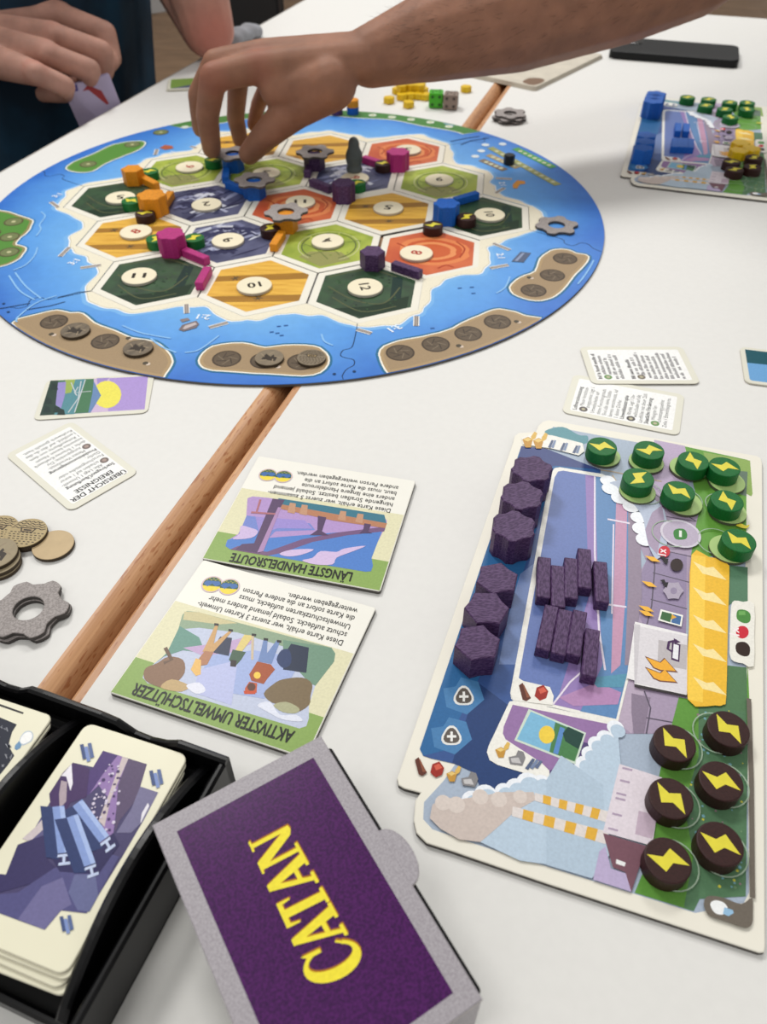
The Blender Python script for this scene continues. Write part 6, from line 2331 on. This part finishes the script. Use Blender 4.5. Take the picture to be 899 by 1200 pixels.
# short dark hair on the forearm
rnd = random.Random(5)
axis = [w1, m1, mid, mid.lerp(elbow, .55), elbow]
rads = [.0240, .0335, .0425, .0485, .0475]
hv, hf = [], []
for n in range(1500):
    t = rnd.random() * 3.6 + .25
    k = min(int(t), 3)
    f_ = t - k
    c0 = axis[k].lerp(axis[k + 1], f_)
    rr = rads[k] + (rads[k + 1] - rads[k]) * f_
    d = (axis[k + 1] - axis[k]).normalized()
    s1 = d.orthogonal().normalized()
    s2 = d.cross(s1)
    a = rnd.random() * 2 * math.pi
    out = s1 * math.cos(a) + s2 * math.sin(a)
    if out.z < -.75:
        continue
    base = c0 + out * rr * .985
    tip = base - d * (.007 + .006 * rnd.random()) + out * (.002 + .003 * rnd.random()) + out.cross(d) * (rnd.random() - .5) * .006
    sd = (tip - base).cross(out).normalized() * .00009
    b = len(hv)
    hv += [base - sd - Vector(LB), base + sd - Vector(LB), tip - Vector(LB)]
    hf.append((b, b + 1, b + 2))
o = link('arm_hair', mesh('arm_hair', hv, hf, mat('hair_arm', (48, 34, 26), .6)), BODY_B)
o['kind'] = 'stuff'
# nail
bm = bmesh.new()
td = (ttip - tip2).normalized()
nrm = (CAM - ttip).normalized()
nrm = (nrm - td * nrm.dot(td)).normalized()
M = Matrix((td.cross(nrm), td, nrm)).transposed()
blob(bm, ttip - td * .001 + nrm * .0072 - Vector(LB), .0052, .0070, .0012, M)
link('thumb_nail', bm_mesh('thumb_nail', bm, mat('nail', (206, 160, 144), .3), True), BODY_B)
bm = bmesh.new()
capsule(bm, pel + Vector((0, 0, -.02)), chst, .158, .164, flat=((.94, -.2, .25), .74))
capsule(bm, shB + Vector((.02, .02, -.01)), shB + Vector((.13, .24, -.01)), .078, .078)
chain(bm, [shB, shB.lerp(elbow, .55)], [.074, .064])
chain(bm, [sh2, sh2 + Vector((-.01, .04, -.16))], [.070, .062])
organic('shirt', bm, mat('shirt_grey', (58, 60, 66), .85, .1, 400), PB, .006, 4, LB)
bm = bmesh.new()
for k in (-1, 1):
    hip = pel + Vector((0, .09 * k, -.04))
    knee = hip + Vector((-.36, .04 * k - .05, .02))
    chain(bm, [hip, knee, Vector((knee.x + .04, knee.y, FLOOR_Z + .10))], [.098, .074, .056])
capsule(bm, pel + Vector((0, -.06, -.03)), pel + Vector((0, .06, -.03)), .12, .12)
organic('trousers', bm, mat('trousers_dark', (36, 38, 46), .85, .1, 400), PB, .007, 4, LB)
face_parts(BODY_B, hcB, fB, LB, (52, 38, 30), 'dark')

# ---- the person at the far left, fist with cards, elbow on the table
LA = (-0.45, 0.49, FLOOR_Z)
PA = empty('person', LA, 'seated person in a dark teal shirt holding cards, one elbow on the table', 'person')
wr = U(-52, 28, .064)
fm = [U(72, 19, .066), U(63, 42, .060), U(55, 64, .054), U(42, 86, .048)]
fp = [U(123, 39, .052), U(119, 61, .043), U(105, 82, .037), U(76, 101, .034)]
ft = [U(131, 68, .030), U(122, 84, .023), U(100, 100, .018), U(76, 110, .018)]
bm = bmesh.new()
for i, (a, b, c_) in enumerate(zip(fm, fp, ft)):
    rr = (.0138, .0134, .0126, .0112)[i]
    chain(bm, [a, b, c_, c_ + Vector((-.030, .010, -.004))], [rr, rr * .94, rr * .82, rr * .76])
    capsule(bm, wr + (a - fm[0]) * .42 + Vector((0, .005, 0)), a, .0240, rr * 1.08)
    blob(bm, a + (CAM - a).normalized() * .005, .012, .012, .011)
capsule(bm, (wr + fm[2]) / 2 + Vector((-.01, .02, -.015)), (fm[1] + fm[3]) / 2 + Vector((-.01, .018, -.012)), .020, .018)
capsule(bm, U(-45, -4, .074), fm[0], .030, .0155)
capsule(bm, U(-45, 50, .056), fm[2], .026, .015)
tb = wr + Vector((.03, .04, -.01))
chain(bm, [tb, U(100, 55, .040) + Vector((-.01, .03, 0)), U(128, 78, .030) + Vector((-.005, .018, 0))], [.018, .013, .010])
elR = Vector((-.65, .20, .02))
shR, shL = Vector((-.43, .31, .25)), Vector((-.40, .69, .25))
chain(bm, [wr + Vector((-.002, .01, 0)), wr.lerp(elR, .5), elR, shR], [.036, .042, .046, .058])
elL = U(244, 38, .030)
elL = Vector((elL.x, elL.y, .034))
ch_ = Vector((-.41, .50, .09))
wrL = Vector((-.26, .50, .32))
capsule(bm, elL, elL.lerp(shL, .55), .033, .048)
capsule(bm, elL.lerp(shL, .5), shL, .048, .058)
chain(bm, [elL, elL.lerp(wrL, .45), wrL], [.033, .046, .028])
capsule(bm, elL + Vector((.004, -.004, -.010)), elL.lerp(wrL, .2), .024, .034)
for k in range(4):
    a = wrL + Vector((-.03, -.03 + .018 * k, .07))
    chain(bm, [wrL, a, a + Vector((-.03, 0, .015)), a + Vector((-.045, 0, -.005))], [.022, .0105, .0095, .008])
chain(bm, [wrL, wrL + Vector((-.03, -.045, .04)), wrL + Vector((-.055, -.05, .06))], [.02, .012, .009])
pelA, nckA = Vector((-.47, .49, -.24)), Vector((-.40, .50, .34))
capsule(bm, pelA, ch_, .14, .145, flat=((.95, 0, -.25), .72))
capsule(bm, shR, shL, .062, .062)
hcA = Vector((-.34, .50, .54))
capsule(bm, nckA - Vector((0, 0, .06)), hcA - Vector((.02, 0, .08)), .056, .054)
fA = (.9, -.1, -.42)
head(bm, hcA, fA)
for k in (-1, 1):
    hip = pelA + Vector((0, .10 * k, -.04))
    knee = hip + Vector((.40, .03 * k, .02))
    ank = Vector((knee.x - .03, knee.y, FLOOR_Z + .08))
    chain(bm, [hip, knee, ank], [.085, .062, .042])
    chain(bm, [ank - Vector((0, 0, .03)), ank + Vector((.15, 0, -.05))], [.042, .030])
spots = [(a, .016) for a in fm] + [(elL + Vector((.02, -.03, -.005)), .055)]
SK_A = skin_mat('skin_fair', (178, 134, 118), (186, 112, 98), spots, LA)
BODY_A = organic('body', bm, SK_A, PA, .0026, 4, LA)
bm = bmesh.new()
capsule(bm, pelA + Vector((0, -.06, -.05)), ch_ + Vector((0, -.05, 0)), .160, .155, flat=((.95, 0, -.25), .72))
capsule(bm, pelA + Vector((0, .03, -.05)), ch_ + Vector((0, .02, 0)), .160, .150, flat=((.95, 0, -.25), .72))
capsule(bm, pelA + Vector((.04, -.06, .02)), pelA + Vector((.04, .06, .02)), .13, .13)
capsule(bm, shR, shL, .074, .074)
chain(bm, [shR, shR.lerp(elR, .62)], [.074, .062])
chain(bm, [shL, shL.lerp(elL, .35)], [.074, .066])
for t in range(4):          # folds over the lap
    y = .30 + .08 * t
    capsule(bm, (-.40, y, -.19 + .02 * (t % 2)), (-.34, y + .09, -.11), .032, .024)
organic('shirt', bm, mat('shirt_teal', (18, 62, 88), .85, scale=9, rgb2=(10, 36, 54)), PA, .0055, 3, LA)
bm = bmesh.new()
for k in (-1, 1):
    hip = pelA + Vector((0, .10 * k, -.04))
    knee = hip + Vector((.40, .03 * k, .02))
    chain(bm, [hip, knee, Vector((knee.x - .03, knee.y, FLOOR_Z + .10))], [.100, .078, .058])
capsule(bm, pelA + Vector((0, -.08, -.03)), pelA + Vector((0, .08, -.03)), .12, .12)
organic('trousers', bm, mat('trousers_navy', (14, 16, 24), .85, .1, 400), PA, .007, 4, LA)
face_parts(BODY_A, hcA, fA, LA, (88, 66, 48), 'brown')

# cards in the fist: the bottoms hang below the table edge
a0, a1 = U(76, 112, .020) + Vector((-.004, .006, 0)), U(131, 96, .022) + Vector((-.004, .006, 0))
for i in range(3):
    off = Vector((-.0016, .0022, .0)) * i
    b0, b1 = a0 + Vector((.012, .010, -.075)) + off + Vector((.004 * i, 0, 0)), a1 + Vector((.016, .0, -.075)) + off
    t0, t1 = a0 + off + Vector((0, 0, .006)), a1 + off + Vector((0, 0, .006))
    nn = (b0 - t0).cross(t1 - t0).normalized() * .0005
    v = [t0, t1, b1, b0] + [q + nn for q in (t0, t1, b1, b0)]
    f = [(0, 1, 2, 3), (7, 6, 5, 4), (0, 4, 5, 1), (1, 5, 6, 2), (2, 6, 7, 3), (3, 7, 4, 0)]
    o = link('playing_card', mesh('playing_card', v, f, mat('card_lilac', (176, 166, 196), .4, .03, 60)))
    tag(o, 'lilac card held in the fist below the table edge, ' + ('front one with a red picture', 'middle one of three', 'rear one of three')[i], 'card', 'cards in the fist')
    if i == 0:
        g = lambda s, t: t0.lerp(t1, s).lerp(b0.lerp(b1, s), t) + (nn * -1.0 if (CAM - t0).dot(nn) < 0 else nn * 2.2) * .6
        shp = [(.30, .12), (.50, .05), (.72, .16), (.80, .45), (.66, .70), (.36, .74), (.22, .48)]
        me = mesh('red_picture', [g(*q) for q in shp], [tuple(range(len(shp)))], mat('card_red', (150, 40, 44), .4, .1, 80))
        link('red_picture', me, o)
        me = mesh('blue_picture', [g(s, t) for s, t in ((.06, .05), (.3, .0), (.18, .4), (.12, .42))], [(0, 1, 2, 3)], mat('card_blue', (70, 60, 130), .4))
        link('blue_picture', me, o)

# ---- stools under the people, chair beyond the table
M_CHB = mat('chair_black', (18, 19, 22), .7, .1, 300)
M_CHM = mat('chair_metal', (60, 60, 64), .35, metal=.8)


def seat_thing(name, x, y, rz, hs, back, label, cat):
    c = empty(name, (x, y, FLOOR_Z), label, cat, None, rz)
    link('seat', bm_mesh('seat', box_bm(-.19, .19, -.20, .20, hs - .04, hs, .015, 3), M_CHB), c)
    if back:
        link('backrest', bm_mesh('backrest', box_bm(-.215, -.185, -.21, .21, hs + .08, hs + .47, .014, 3), M_CHB), c)
    for sx in (-.17, .17):
        for sy in (-.17, .17):
            link('leg', bm_mesh('leg', box_bm(sx - .012, sx + .012, sy - .012, sy + .012, 0, hs - .04, .003), M_CHM), c)
    if back:
        for sy in (-.17, .17):
            link('back_post', bm_mesh('back_post', box_bm(-.20, -.182, sy - .012, sy + .012, hs - .05, hs + .30, .003), M_CHM), c)
    return c


seat_thing('stool', -.49, .49, 0, .315, False, 'black stool under the seated person in teal', 'stool')
seat_thing('stool', .81, .50, 0, .335, False, 'black stool under the person reaching across the board', 'stool')
seat_thing('chair', -.22, 1.36, -.2, .455, True, 'empty black chair beside the table beyond the resting elbow', 'chair')
# grey cloth by the elbow
p = U(279, 51, 0)
bm = bmesh.new()
for i in range(5):
    blob(bm, (p.x + .004 * i - .002, p.y + .010 * i - .008, .007 + .003 * (i % 2)), .014, .012, .010)
o = organic('folded_cloth', bm, mat('grey_cloth', (150, 152, 158), .9, .05, 300), None, .003, 3)
tag(o, 'small folded grey cloth lying beside the resting elbow', 'cloth')
